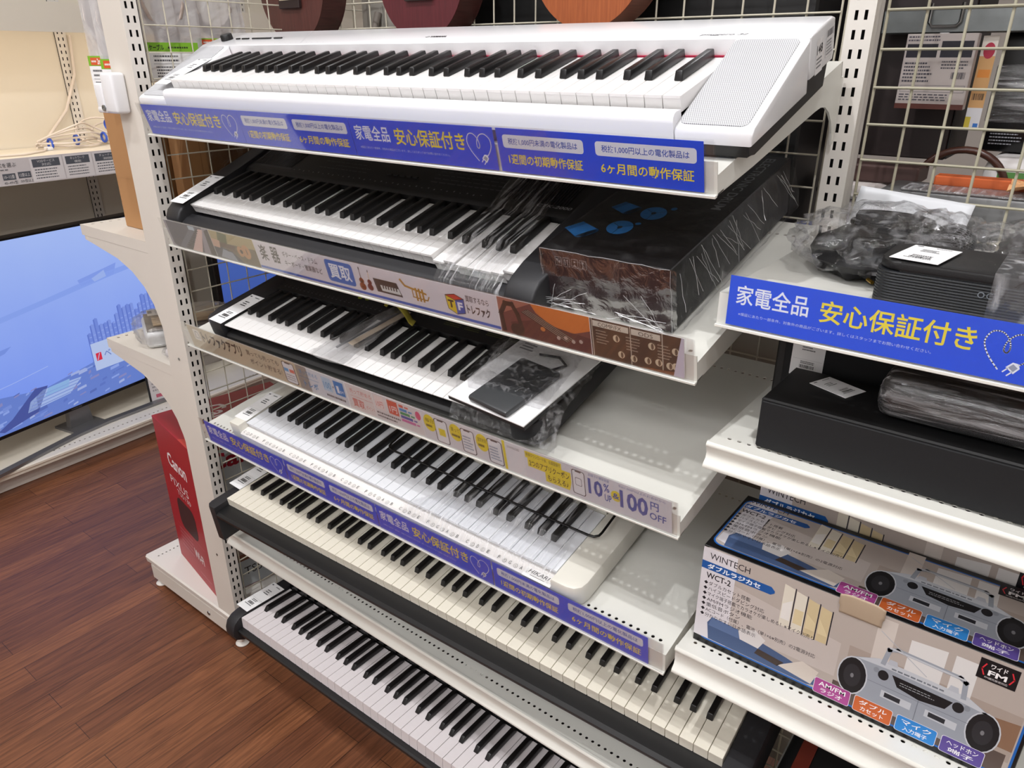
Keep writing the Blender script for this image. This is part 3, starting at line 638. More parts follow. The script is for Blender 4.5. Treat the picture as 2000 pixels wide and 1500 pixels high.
# ------------------------------------------------------------------ signs in the clear price rails
GBLUE = 'blue guarantee signs in the price rails'
YEL, WHT, PBL = '#f2dd3c', '#eef2fa', '#2c54b4'
def sign(name, M, u0, u1, label, m, draw, w0=0.0035, w1=0.0605, group=None):
    o = MB().box(0, 0, 0, u1-u0, 0.0005, w1-w0).build(name, m)
    tag(o, label, 'sign', group, M @ Matrix.Translation((u0, -0.0031, w0)))
    p = Print((1, 0, 0), (0, 0, 1), (0, -1, 0), (0, 0, 0), eps=0.00004, base=0.00006)
    draw(p, u1-u0, w1-w0); p.build('printed_lettering', o)
    return o
def card_a(p, W, H, full=1.0):
    x = lambda f: f*W*full
    p.text('家電全品', x(0.030), H*0.44, x(0.295), H*0.84, WHT, bold=0.012)
    p.text('安心保証付き', x(0.335), H*0.40, x(0.815), H*0.83, YEL, bold=0.014)
    p.text('※保証にあたり一部条件、対象外の商品がございます。詳しくはスタッフまでお問い合わせください。', x(0.045), H*0.22, x(0.70), H*0.285, '#c8d4f0')
    # a plugged cord bent into a heart
    cx, cy, r = x(0.905), H*0.50, H*0.36; pts = []
    ctl = [(-0.25, -0.85), (-0.75, -0.25), (-1.0, 0.35), (-0.80, 0.85), (-0.40, 0.90), (-0.08, 0.60), (0.03, 0.20), (-0.06, -0.02), (-0.20, 0.10), (-0.14, 0.50), (0.14, 0.86), (0.55, 0.92), (0.92, 0.62), (0.96, 0.15), (0.72, -0.30), (0.50, -0.52)]
    for i in range(len(ctl)-1):
        p0 = ctl[max(i-1, 0)]; a = ctl[i]; b = ctl[i+1]; p3 = ctl[min(i+2, len(ctl)-1)]
        for k in range(4):
            t = k/4; f = lambda j: 0.5*((2*a[j])+(-p0[j]+b[j])*t+(2*p0[j]-5*a[j]+4*b[j]-p3[j])*t*t+(-p0[j]+3*a[j]-3*b[j]+p3[j])*t**3)
            pts.append((cx+r*f(0), cy+r*f(1)))
    p.line(pts, H*0.022, WHT, 1)
    a = R(52); c, q = math.cos(a), math.sin(a); rot = lambda u, v: (cx+r*(0.34+u*c-v*q), cy+r*(-0.66+u*q+v*c))
    p.poly([rot(-0.20, -0.22), rot(0.16, -0.20), rot(0.28, 0.0), rot(0.16, 0.20), rot(-0.20, 0.22)], WHT, 1); p.poly([rot(-0.13, -0.14), rot(0.12, -0.13), rot(0.12, 0.13), rot(-0.13, 0.14)], '#9aa0b4', 2)
    for v in (-0.12, 0.12): p.line([rot(-0.20, v), rot(-0.42, v)], H*0.022, WHT, 1)
def card_b(p, W, H):
    for a, b, s, t in ((0.032, 0.462, '税抜1,000円未満の電化製品は', '1週間の初期動作保証'), (0.520, 0.972, '税抜1,000円以上の電化製品は', '6ヶ月間の動作保証')):
        p.rrect(W*a, H*0.56, W*b, H*0.86, '#dfe3ee', 1, r=H*0.07); p.text(s, W*(a+0.03), H*0.635, W*(b-0.03), H*0.79, PBL, 2, bold=0.012)
        p.text(t, W*(a+0.02), H*0.19, W*(b-0.012), H*0.43, YEL, 1, bold=0.014)
for lvl, segs in ((1, ((0.018, 0.3345, 'A', 'leftmost'), (0.3355, 0.6205, 'B', 'left'), (0.6215, 0.8975, 'A', 'right'), (0.9030, 1.1860, 'B', 'rightmost'))),
                  (4, ((0.022, 0.3170, 'A', 'leftmost'), (0.3200, 0.5975, 'B', 'left'), (0.6000, 0.8800, 'A', 'right'), (0.8830, 1.1740, 'B', 'rightmost')))):
    where = 'below the white keyboard' if lvl == 1 else 'above the cream-keyed piano'
    for u0, u1, ty, pos in segs:
        wh = {('A', 'leftmost'): 'left of the two heart signs', ('A', 'right'): 'right of the two heart signs', ('B', 'left'): 'left of the two white-label signs', ('B', 'rightmost'): 'right of the two white-label signs'}[(ty, pos)]
        sign('shelf_sign', SF[lvl], u0, u1, 'blue paper sign %s, %s' % (where, wh), PRINTBLUE, card_a if ty == 'A' else card_b, group=GBLUE)
MB1 = loc(BX, 0, 1.226)
sign('shelf_sign', MB1, 0.012, 0.338, 'large blue paper sign with white and yellow writing under bagged gear, speaker bay', PRINTBLUE, lambda p, W, H: card_a(p, W, H, 0.92), group=GBLUE)
sign('shelf_sign', MB1, 0.340, 0.640, 'blue paper sign at far right of the speaker bay top shelf', PRINTBLUE, card_b, group=GBLUE)

def guitar(p, x, y, s, body, rot, l=1, neck='#5a4030', hole=True):
    c, q = math.cos(R(rot)), math.sin(R(rot)); P = lambda u, v: (x+s*(u*c-v*q), y+s*(u*q+v*c))
    def blob(cx, cy, rx, ry, col, ll): p.poly([P(cx+rx*math.cos(2*math.pi*k/18), cy+ry*math.sin(2*math.pi*k/18)) for k in range(18)], col, ll)
    p.poly([P(-0.05, 0.3), P(0.05, 0.3), P(0.04, 1.35), P(-0.04, 1.35)], neck, l); p.poly([P(-0.07, 1.35), P(0.07, 1.35), P(0.06, 1.6), P(-0.06, 1.6)], '#2a2020', l)
    blob(0, -0.35, 0.43, 0.40, body, l+1); blob(0, 0.22, 0.32, 0.30, body, l+1)
    if hole: blob(0, 0.12, 0.13, 0.13, '#2a1a14', l+2); p.poly([P(-0.16, -0.45), P(0.16, -0.45), P(0.16, -0.38), P(-0.16, -0.38)], '#2a1a14', l+2)
def strip2(p, W, H):
    # photo of a keyboard
    p.rect(0, 0, 0.163, H, '#8d8694'); p.poly([(0.008, H), (0.008, 0.006), (0.020, 0), (0.118, 0), (0.140, H)], '#3a3c50', 1)
    p.poly([(0.03, 0.004), (0.052, 0), (0.120, H*0.95), (0.100, H*0.95)], '#5c6074', 2); p.poly([(0.075, 0), (0.110, 0), (0.142, H*0.92), (0.126, H*0.92)], '#d8b8b0', 2)
    for i in range(9): p.poly([(0.052+i*0.0072, 0.004+i*0.0050), (0.076+i*0.0058, 0.002+i*0.0055), (0.079+i*0.0058, 0.004+i*0.0055), (0.054+i*0.0072, 0.007+i*0.0050)], '#16161e', 3)
    p.poly([(0.142, 0), (0.163, 0), (0.163, H), (0.146, H*0.9)], '#23222c', 2); p.rect(0.09, H*0.82, 0.112, H*0.97, '#aebfcc', 3)
    # photo of a hand playing a guitar
    x0 = 0.164; p.rect(x0, 0, 0.308, H, '#6b6048'); p.poly([(x0, H*0.6), (x0+0.144, H*0.62), (x0+0.144, H), (x0, H)], '#a89868', 1); p.poly([(x0+0.02, H*0.55), (x0+0.05, H*0.5), (x0+0.06, H*0.95), (x0+0.03, H)], '#4e5a34', 2)
    p.poly([(x0, 0), (x0+0.09, 0), (x0+0.06, H*0.35), (x0, H*0.5)], '#31394c', 2); p.poly([(x0+0.015, 0.002), (x0+0.07, 0), (x0+0.06, H*0.3), (x0+0.03, H*0.36)], '#8f98a8', 3)
    p.poly([(x0, H*0.45), (x0+0.07, H*0.42), (x0+0.08, H*0.58), (x0, H*0.65)], '#4a2c24', 3); p.poly([(x0, H*0.40), (x0+0.022, H*0.38), (x0+0.028, H*0.66), (x0, H*0.7)], '#caa28c', 4)
    guitar(p, x0+0.098, H*0.44, 0.034, '#c08a58', 96, 3)
    # white middle with the shop's buying notice
    x0 = 0.309; x1 = 0.881; p.rect(x0, 0, x1, H, '#dcd8de'); p.rect(x0, H*0.03, x1, H*0.115, '#2d62bc', 1)
    p.text('楽', x0+0.012, H*0.34, x0+0.035, H*0.90, '#202228', 1, bold=0.02); p.text('器', x0+0.046, H*0.34, x0+0.070, H*0.90, '#202228', 1, bold=0.02)
    p.text('ギター・ベース・ドラム', x0+0.082, H*0.64, x0+0.178, H*0.84, '#303238', 1, bold=0.01); p.text('キーボード・管楽器など', x0+0.082, H*0.34, x0+0.185, H*0.54, '#303238', 1, bold=0.01)
    p.rrect(x0+0.199, H*0.20, x0+0.268, H*0.92, '#3d74c4', 1, r=0.006); p.text('買取', x0+0.206, H*0.32, x0+0.261, H*0.80, '#f0f4fa', 2, bold=0.02)
    guitar(p, x0+0.285, H*0.40, 0.018, '#8a4424', 0, 1); guitar(p, x0+0.304, H*0.42, 0.016, '#6e2a2c', -4, 1, '#d8b888', False)
    p.poly([(x0+0.315, H*0.66), (x0+0.369, H*0.66), (x0+0.377, H*0.24), (x0+0.319, H*0.24)], '#2e3438', 1); p.poly([(x0+0.329, H*0.48), (x0+0.371, H*0.48), (x0+0.374, H*0.30), (x0+0.331, H*0.30)], '#d8dcda', 2)
    for i in range(6): p.rect(x0+0.334+i*0.006, H*0.38, x0+0.337+i*0.006, H*0.48, '#24282a', 3)
    gd = '#b8892c'; p.poly([(x0+0.377, H*0.80), (x0+0.386, H*0.62), (x0+0.432, H*0.50), (x0+0.432, H*0.56), (x0+0.389, H*0.68), (x0+0.380, H*0.86)], gd, 1)
    p.line([(x0+0.402, H*0.62), (x0+0.402, H*0.36), (x0+0.432, H*0.34), (x0+0.436, H*0.46)], 0.0022, gd, 2)
    for i in range(3): p.rect(x0+0.408+i*0.007, H*0.26, x0+0.412+i*0.007, H*0.66, gd, 2)
    bx = x0+0.472; p.poly([(bx, H*0.68), (bx+0.019, H*0.76), (bx+0.036, H*0.66), (bx+0.018, H*0.58)], '#c8352c', 1); p.poly([(bx, H*0.68), (bx+0.018, H*0.58), (bx+0.018, H*0.16), (bx+0.002, H*0.28)], '#e6cb2e', 1); p.poly([(bx+0.018, H*0.58), (bx+0.036, H*0.66), (bx+0.035, H*0.24), (bx+0.018, H*0.16)], '#2c58b0', 1)
    p.line([(bx, H*0.68), (bx+0.018, H*0.58), (bx+0.036, H*0.66), (bx+0.019, H*0.76), (bx, H*0.68), (bx+0.002, H*0.28), (bx+0.018, H*0.16), (bx+0.035, H*0.24), (bx+0.036, H*0.66)], 0.0011, '#1a1a20', 2)
    p.text('T', bx+0.0035, H*0.33, bx+0.0150, H*0.56, '#1a1a20', 3, bold=0.05); p.text('F', bx+0.0220, H*0.30, bx+0.0320, H*0.54, '#eef2fa', 3, bold=0.04)
    p.text('買取するなら', bx+0.040, H*0.62, bx+0.084, H*0.80, '#26282e', 1, bold=0.012); p.text('トレファク', bx+0.040, H*0.26, bx+0.084, H*0.54, '#16181c', 1, bold=0.035)
    # photo of headphones and an electric guitar
    x0 = 0.882; p.rect(x0, 0, 1.034, H, '#6a3a3a'); p.poly([(x0, H*0.5), (x0+0.06, H), (x0, H)], '#a06658', 1)
    p.poly([(x0+0.058, H), (x0+0.152, H), (x0+0.152, H*0.62), (x0+0.125, H*0.44), (x0+0.09, H*0.52), (x0+0.066, H*0.78)], '#d4762e', 1); p.poly([(x0+0.02, 0), (x0+0.152, 0), (x0+0.152, H*0.42), (x0+0.06, H*0.55), (x0+0.02, H*0.35)], '#4a1e28', 1)
    p.line([(x0+0.006, H*0.10), (x0+0.004, H*0.55), (x0+0.014, H*0.85), (x0+0.026, H*0.86), (x0+0.034, H*0.60), (x0+0.038, H*0.25)], 0.0075, '#18161c', 2); p.ell(x0+0.030, H*0.16, 0.012, 0.010, '#18161c', 3)
    p.poly([(x0+0.040, H*0.70), (x0+0.112, H*0.14), (x0+0.125, H*0.30), (x0+0.052, H*0.82)], '#2a2024', 2)
    for i in range(4): p.line([(x0+0.043+i*0.003, H*(0.72+i*0.025)), (x0+0.114+i*0.003, H*(0.17+i*0.035))], 0.0005, '#c8b8a8', 3)
    for i in range(4): p.ell(x0+0.100+i*0.012, H*(0.22+0.05*(i % 2)), 0.003, 0.003, '#b8a8a0', 3)
    p.ell(x0+0.075, H*0.36, 0.004, 0.0035, '#c87838', 3)
    # photo of a knob panel
    x0 = 1.035; p.rect(x0, 0, 1.166, H, '#33291f'); p.rect(x0+0.004, H*0.80, x0+0.056, H*0.95, '#d8d2c4', 1); p.rect(x0+0.060, H*0.80, x0+0.100, H*0.95, '#d8d2c4', 1)
    p.text('COMP/FX', x0+0.012, H*0.82, x0+0.046, H*0.92, '#2a2620', 2); p.text('ODS', x0+0.070, H*0.82, x0+0.090, H*0.92, '#2a2620', 2)
    for x in (0.002, 0.058, 0.102): p.rect(x0+x, 0, x0+x+0.0012, H, '#c8c0b0', 2)
    for x, y in ((0.038, 0.60), (0.044, 0.20), (0.062, 0.18), (0.088, 0.62), (0.082, 0.22), (0.097, 0.24), (0.112, 0.22), (0.120, 0.62), (0.120, 0.24)): p.ell(x0+x, H*y, 0.0048, 0.0052, '#d8c8ac', 3); p.ell(x0+x+0.001, H*y, 0.002, 0.0045, '#5a4a3a', 4)
    for i in range(3): p.lines(x0+0.008+i*0.044, H*0.35, x0+0.028+i*0.044, H*0.74, '#b8b0a0', 2, n=5, seed=i, h=0.25)
    p.poly([(x0+0.06, 0), (x0+0.131, 0), (x0+0.131, H*0.12)], '#7a4a2a', 3)
    p.poly([(1.152, 0), (1.166, 0), (1.166, H), (1.163, H)], '#d4cede', 5)
sign('shelf_sign', SF[2], 0.019, 1.1855, 'long white sign with instrument pictures on the shelf under the drum box', PAPER, strip2)
def phone(p, x, y, w, h, l=1):
    p.rrect(x, y, x+w, y+h, '#34373e', l, r=w*0.16); p.rrect(x+w*0.06, y+h*0.03, x+w*0.94, y+h*0.97, '#e8eaee', l+1, r=w*0.12); p.rect(x+w*0.28, y+h*0.92, x+w*0.72, y+h*0.97, '#34373e', l+2)
XM3 = [(0, 0), (.010, .020), (.032, .045), (.036, .052), (.166, .197), (.182, .215), (.282, .322), (.298, .334), (.334, .372), (.346, .378), (.352, .386), (.404, .44), (.416, .452), (.440, .478), (.450, .486), (.474, .513), (.480, .520), (.487, .53), (.545, .586), (.557, .59), (.564, .594), (.588, .618), (.598, .627), (.626, .652), (.634, .656), (.672, .69), (.695, .706), (.702, .708), (.706, .712), (.730, .736), (.760, .765), (.766, .769), (.790, .793), (.820, .822), (.826, .825), (.850, .848), (.880, .878), (.886, .879), (.892, .884), (.936, .92), (.940, .922), (1.024, 1.003), (1.030, 1.005), (1.056, 1.027), (1.061, 1.032), (1.084, 1.056), (1.099, 1.07), (1.1005, 1.072), (1.1085, 1.083), (1.110, 1.0835), (1.1395, 1.127), (1.1405, 1.129), (1.1565, 1.154), (1.162, 1.162)]
def xmap3(x):
    for (a, b), (c, d) in zip(XM3, XM3[1:]):
        if x <= c: return b+(d-b)*(x-a)/(c-a)
    return x
def strip3(p, W, H):
    p.xm = xmap3
    bg, dk = '#c9bda4', '#403c38'
    p.rect(0, 0, 0.376, H, bg); p.rrect(0.010, H*0.40, 0.032, H*0.86, '#e8e4dc', 1, r=0.003)
    p.line([(0.014, H*0.5), (0.018, H*0.78), (0.026, H*0.76), (0.029, H*0.5)], 0.0012, '#44444a', 2); p.line([(0.017, H*0.5), (0.025, H*0.5)], 0.0012, '#44444a', 2)
    p.text('トレファクアプリ', 0.036, H*0.36, 0.166, H*0.88, dk, 1, bold=0.035)
    p.text('買っても売っても', 0.182, H*0.60, 0.282, H*0.82, '#5a544c', 1, bold=0.012); p.text('ポイント貯まる！', 0.187, H*0.24, 0.287, H*0.48, '#5a544c', 1, bold=0.012)
    phone(p, 0.298, H*0.06, 0.036, H*0.86); p.rect(0.301, H*0.52, 0.314, H*0.66, '#5aa8dc', 4); p.rect(0.317, H*0.52, 0.331, H*0.66, '#e07868', 4); p.lines(0.303, H*0.16, 0.329, H*0.44, '#8a8a90', 4, n=3)
    lb = '#3f8fc8'; p.rect(0.346, H*0.02, 0.478, H*0.98, '#d9dce2'); p.text('買って貯める', 0.352, H*0.66, 0.404, H*0.84, lb, 1); p.rect(0.350, H*0.54, 0.404, H*0.555, lb, 1); p.text('トレポ', 0.358, H*0.18, 0.398, H*0.44, lb, 1, bold=0.015)
    p.rect(0.416, H*0.34, 0.440, H*0.88, '#b9d2e6', 1); p.text('100', 0.419, H*0.44, 0.437, H*0.70, lb, 2); p.ell(0.4445, H*0.58, 0.0015, 0.0015, '#444', 1) if False else p.rect(0.4435, H*0.55, 0.4465, H*0.62, '#44464c', 1)
    p.rect(0.450, H*0.34, 0.474, H*0.88, '#2c82c8', 1); p.text('1', 0.455, H*0.42, 0.461, H*0.70, '#eef2fa', 2, bold=0.02); p.text('pt', 0.463, H*0.42, 0.472, H*0.56, '#eef2fa', 2); p.lines(0.420, H*0.08, 0.474, H*0.26, '#55575c', 1, n=1, seed=3)
    rd = '#d06a62'; p.rect(0.480, H*0.02, 0.556, H*0.98, '#e2dad8'); p.text('売って貯める', 0.487, H*0.66, 0.545, H*0.84, rd, 1); p.rect(0.486, H*0.54, 0.548, H*0.552, rd, 1); p.text('買取', 0.488, H*0.14, 0.520, H*0.46, rd, 1, bold=0.015); p.text('ポイント', 0.524, H*0.20, 0.548, H*0.34, rd, 1)
    p.rect(0.558, H*0.02, 0.700, H*0.98, '#e0dcdc'); p.rect(0.564, H*0.42, 0.588, H*0.92, '#ecdcda', 1); p.text('10円', 0.567, H*0.50, 0.585, H*0.72, rd, 2); p.rect(0.598, H*0.40, 0.626, H*0.92, '#d8604c', 1); p.text('1円', 0.602, H*0.48, 0.622, H*0.72, '#f4ecea', 2, bold=0.015); p.lines(0.563, H*0.08, 0.632, H*0.34, '#4c4c50', 1, n=2, seed=8)
    for i, (c, wd) in enumerate((('#e06a5a', 0.012), ('#3f8fd0', 0.020), ('#3c9a62', 0.026), ('#4a58a8', 0.032), ('#d070a8', 0.038))): p.rect(0.634, H*(0.80-i*0.13), 0.634+wd, H*(0.90-i*0.13), c, 1); p.rect(0.637+wd, H*(0.82-i*0.13), 0.647+wd, H*(0.88-i*0.13), c, 1)
    p.ell(0.686, H*0.72, 0.009, 0.009, '#dc5a84', 1)
    yl = '#e8d534'; p.rect(0.702, 0, 0.885, H, '#dcdde2')
    for i, t in enumerate(('毎日', '買って', '査定状況')):
        x = 0.706+i*0.060; p.ell(x+0.013, H*0.62, 0.0135, H*0.30, yl, 1); p.text(t, x+0.004, H*0.64, x+0.022, H*0.78, '#3a3830', 2); p.lines(x+0.004, H*0.42, x+0.022, H*0.60, '#3a3830', 2, n=1, seed=i)
        phone(p, x+0.024, H*0.04, 0.030, H*0.84)
        if i == 0: p.rect(x+0.032, H*0.30, x+0.047, H*0.56, yl, 4)
        else: p.lines(x+0.028, H*0.16, x+0.050, H*0.66, '#7a90a8', 4, n=5, seed=i+4)
    p.rect(0.886, 0, 0.892, H, yl, 1); p.rect(0.892, 0, 0.936, H, '#e2e2e6'); p.text('DOWNLOAD', 0.898, H*0.80, 0.926, H*0.88, '#55555c', 1)
    p.rect(0.936, 0, W, H, '#dadbe2'); p.poly([(0.940, H*0.92), (1.008, H*0.92), (1.008, H*0.72), (1.024, H*0.72), (1.024, H*0.40), (1.020, H*0.12), (0.976, H*0.12), (0.976, H*0.42), (0.944, H*0.42), (0.944, H*0.70), (0.940, H*0.70)], yl, 1)
    p.text('新規ダウンロード後、会員登録で', 0.942, H*0.76, 1.006, H*0.88, '#3a3830', 2); p.text('2つのアプリクーポン', 0.947, H*0.46, 1.021, H*0.68, '#2e2c28', 2, bold=0.01); p.text('もらえる♪', 0.980, H*0.18, 1.018, H*0.38, '#2e2c28', 2, bold=0.01)
    phone(p, 1.030, H*0.10, 0.026, H*0.80); p.rrect(1.0365, H*0.40, 1.0495, H*0.66, '#6a6e78', 4, r=0.002); p.rrect(1.0375, H*0.42, 1.0485, H*0.64, '#e8eaee', 5, r=0.002)
    bl = '#3457a6'; p.text('店頭での買取金額', 1.062, H*0.86, 1.096, H*0.95, bl, 1); p.text('10', 1.061, H*0.28, 1.084, H*0.80, bl, 1, bold=0.03); p.text('%', 1.086, H*0.54, 1.096, H*0.80, bl, 1, bold=0.02); p.text('UP', 1.087, H*0.24, 1.099, H*0.46, bl, 1, bold=0.02)
    p.ell(1.1045, H*0.52, 0.0062, H*0.17, yl, 1); p.text('&', 1.1005, H*0.43, 1.1085, H*0.61, bl, 2, bold=0.02); p.text('税込1,000円以上のお会計から', 1.108, H*0.86, 1.156, H*0.94, bl, 1)
    p.text('100', 1.110, H*0.22, 1.1395, H*0.80, bl, 1, bold=0.03); p.text('円', 1.1415, H*0.52, 1.1495, H*0.78, bl, 1, bold=0.02); p.text('OFF', 1.1405, H*0.22, 1.1565, H*0.44, bl, 1, bold=0.02)
sign('shelf_sign', SF[3], 0.028, 1.1900, 'long beige and white sign for a phone app, under the bagged manual', PAPER, strip3)

# ------------------------------------------------------------------ price cards lying on the left ends of the keyboards
GP = 'price cards on the keyboard ends'
def pcard(M, x, y, z, rz, label, L_=0.112, W_=0.046, tilt=0.0, curl=0.0, group=GP, curlM=None):
    n = 8
    def fn(a, b): return (W_*(a-0.5), L_*(b-0.5), curl*(1-b)**4)
    mb = MB(); V0 = [[fn(i/2, j/n) for j in range(n+1)] for i in range(3)]
    top = [[mb.bm.verts.new(v) for v in r_] for r_ in V0]; bot = [[mb.bm.verts.new((v[0], v[1], v[2]-0.0005)) for v in r_] for r_ in V0]
    for i in range(2):
        for j in range(n):
            mb.bm.faces.new((top[i][j], top[i+1][j], top[i+1][j+1], top[i][j+1])); mb.bm.faces.new((bot[i][j], bot[i][j+1], bot[i+1][j+1], bot[i+1][j]))
    for j in range(n): mb.bm.faces.new((top[0][j], top[0][j+1], bot[0][j+1], bot[0][j])); mb.bm.faces.new((top[2][j], bot[2][j], bot[2][j+1], top[2][j+1]))
    for i in range(2): mb.bm.faces.new((top[i][0], bot[i][0], bot[i+1][0], top[i+1][0])); mb.bm.faces.new((top[i][n], top[i+1][n], bot[i+1][n], bot[i][n]))
    o = mb.build('price_card', PAPER)
    tag(o, label, 'price card', group, M @ loc(x, y, z, rz, tilt))
    p = Print((1, 0, 0), (0, 1, 0), (0, 0, 1)); a, b = -W_/2, -L_/2
    c0 = curl*0.35
    p.o = Vector((0, 0, c0*0))
    p.rect(a+0.004, b+L_*0.92, a+0.010, b+L_*0.95, '#5a5a5e'); p.text('特価', a+W_*0.55, b+L_*0.90, a+W_*0.80, b+L_*0.945, '#6a6a6e') if False else p.lines(a+W_*0.5, b+L_*0.90, a+W_*0.95, b+L_*0.95, '#66666a', n=1, seed=2)
    p.lines(a+W_*0.30, b+L_*0.60, a+W_*0.72, b+L_*0.78, '#4a4a4e', n=3, seed=5, h=0.4); p.rect(a+0.002, b+L_*0.40, a+W_-0.002, b+L_*0.404, '#b8b8bc')
    p.lines(a+W_*0.30, b+L_*0.30, a+W_*0.85, b+L_*0.37, '#3a3a3e', n=2, seed=6, h=0.5); p.bars(a+W_*0.28, b+L_*0.20, a+W_*0.74, b+L_*0.275, '#2a2a2e', n=16); p.lines(a+W_*0.2, b+L_*0.14, a+W_*0.85, b+L_*0.19, '#66666a', n=1, seed=9)
    p.build('printed_text', o)
    return o
pcard(K1, -0.030, 0.052, 0.0010, -3, 'white price card lying on left grille of the white keyboard', tilt=R(0)+8)
pcard(K2, -0.014, 0.036, 0.0155, 2, 'white price card on left end of the second-shelf black keyboard', curl=0.0, tilt=4)
pcard(K3, -0.018, 0.050, 0.0080, -3, 'white price card on left end of the third-shelf black keyboard', tilt=1)
pcard(K4, -0.022, 0.052, 0.0045, 2, 'white price card on left cheek of the small white keyboard', L_=0.105, W_=0.043, tilt=1)
pcard(K5, -0.020, 0.095, 0.0030, -4, 'white price card on left end of the cream-keyed black piano', tilt=3)
pcard(K6, -0.020, 0.073, 0.0100, -2, 'white price card on left end of the lowest black piano', tilt=2)
# ------------------------------------------------------------------ goods on and around the keyboards
from mathutils import noise
FILM = clear('shrink_film', (0.96, 0.96, 0.965), 0.012, 0.0, 0.06, crinkle=0.7, cscale=34, sheen=0.03)
POUCH = clear('pouch_film', (0.96, 0.96, 0.965), 0.06, 0.0, 0.06, crinkle=1.0, cscale=60, sheen=0.22)
WRAP = clear('stretch_wrap', (0.95, 0.95, 0.955), 0.03, 0.0, 0.10, crinkle=0.8, cscale=170, streak=(1.0, 0.07, 0.07), sheen=0.55)
WRAPX = clear('stretch_wrap_sideways', (0.80, 0.80, 0.81), 0.06, 0.04, 0.12, crinkle=0.8, cscale=120, streak=(0.08, 1.0, 1.0), sheen=0.6)
BAG = clear('clear_bag', (0.95, 0.95, 0.955), 0.04, 0.02, 0.08, crinkle=0.9, cscale=26, sheen=0.16)
def nz(x, y, z, s=1.0): return noise.noise(Vector((x*s, y*s, z*s)))
def blob(name, m, parent, c, r, amp, fr, seed=0, n=40, flat=None, pw=1.0):
    """crumpled closed skin: an ellipsoid pushed about by ridged noise, flattened where it rests"""
    mb = MB(); rings = []; k2 = n//2
    for i in range(k2+1):
        th = math.pi*i/k2; row = []
        for j in range(n):
            ph = 2*math.pi*j/n; d = Vector((math.sin(th)*math.cos(ph), math.sin(th)*math.sin(ph), math.cos(th)))
            e = Vector([math.copysign(abs(v)**pw, v) for v in d]); f = 1+amp*(1-2*abs(nz(d.x+seed, d.y, d.z, fr)))+amp*0.5*nz(d.x, d.y+seed, d.z, fr*2.3)
            p = Vector((c[0]+r[0]*e.x*f, c[1]+r[1]*e.y*f, c[2]+r[2]*e.z*f))
            if flat is not None: p.z = max(p.z, flat)
            row.append(p)
        rings.append(row)
    V = [[mb.bm.verts.new(p) for p in row] for row in rings]
    for i in range(k2):
        for j in range(n): mb.bm.faces.new((V[i][j], V[i+1][j], V[i+1][(j+1) % n], V[i][(j+1) % n]))
    bmesh.ops.remove_doubles(mb.bm, verts=mb.bm.verts[:], dist=1e-5)
    return mb.build(name, m, parent, smooth=60)

# stretch film wound round the right keys of the second-shelf keyboard
def band(path, ub, name, m, parent, wob=0.0012, nu=26):
    mb = MB(); pts = []
    for (a, b) in zip(path, path[1:]):
        for q in range(4): pts.append((a[0]+(b[0]-a[0])*q/4, a[1]+(b[1]-a[1])*q/4))
    pts.append(path[-1]); L_ = len(pts)-1
    def fn(a, b):
        i = min(int(b*L_+1e-6), L_); v, w_ = pts[i]; t = (v-path[0][0])/(path[-1][0]-path[0][0]); u0, u1 = ub(t)
        return (u0+(u1-u0)*a, v, w_+wob*nz(a*9, b*5, 3.1)+wob*0.6)
    mb.grid(fn, nu, L_); return mb.build(name, m, parent, smooth=60)
kb2 = [o for o in C.objects if o.get('label', '').startswith('black electric keyboard with stretch')][0]
kb3 = [o for o in C.objects if o.get('label', '').startswith('black electric keyboard with over')][0]
kb4 = [o for o in C.objects if o.get('label', '').startswith('small white electric')][0]
band([(-0.040, -0.046), (-0.043, -0.030), (-0.036, -0.012), (-0.006, 0.0022), (0.046, 0.006), (0.056, 0.0135), (0.144, 0.0138), (0.152, 0.0165), (0.24, 0.030), (0.31, 0.042)], lambda t: (0.716-0.05*t, 0.842-0.075*t), 'stretch_film', WRAP, kb2)
band([(-0.020, -0.012), (-0.008, 0.0022), (0.046, 0.004), (0.056, 0.0138), (0.144, 0.0142), (0.154, 0.013)], lambda t: (0.500+0.15*t, 0.842-0.01*t), 'stretch_film', WRAP, kb4)

# boxed drum kit in shrink film
t = thing('drum_kit_box', 'black boxed electronic drum kit with blue drums on top, in clear film', 'box', SF[2])
x0, x1, v0, v1, w0, w1 = 0.9520, 1.1450, 0.0460, 0.4450, 0.0310, 0.1200
DBOX = mat('drum_box_black', (24, 22, 23), 0.4); o = MB().box(x0, v0, w0, x1, v1, w1, 0.0012).build('carton', DBOX, t)
p = Print((1, 0, 0), (0, 1, 0), (0, 0, 1), (0, 0, w1)); DB, DB2 = '#1f5f9c', '#2d78bc'
def drum(cx, cy, s, a):
    c, q = math.cos(R(a)), math.sin(R(a)); P = lambda u, v: (cx+s*(u*c-v*q), cy+s*(u*q+v*c))
    p.poly([P(-0.9, -0.62), P(0.7, -0.75), P(0.7, 0.75), P(-0.9, 0.62)], DB, 1); p.poly([P(-0.5, -0.65), P(0.5, -0.72), P(0.5, 0.72), P(-0.5, 0.65)], DB2, 2)
    p.poly([P(0.70+0.28*math.cos(k*math.pi/8), 0.75*math.sin(k*math.pi/8)) for k in range(16)], '#123a5c', 2); p.poly([P(0.72+0.18*math.cos(k*math.pi/8), 0.55*math.sin(k*math.pi/8)) for k in range(16)], '#0c1a28', 3)
    p.line([P(-0.9, -0.62), P(-0.9, 0.62)], 0.0008, '#4a94cc', 3)
drum(0.998, 0.198, 0.021, -25); drum(0.975, 0.113, 0.024, -30)
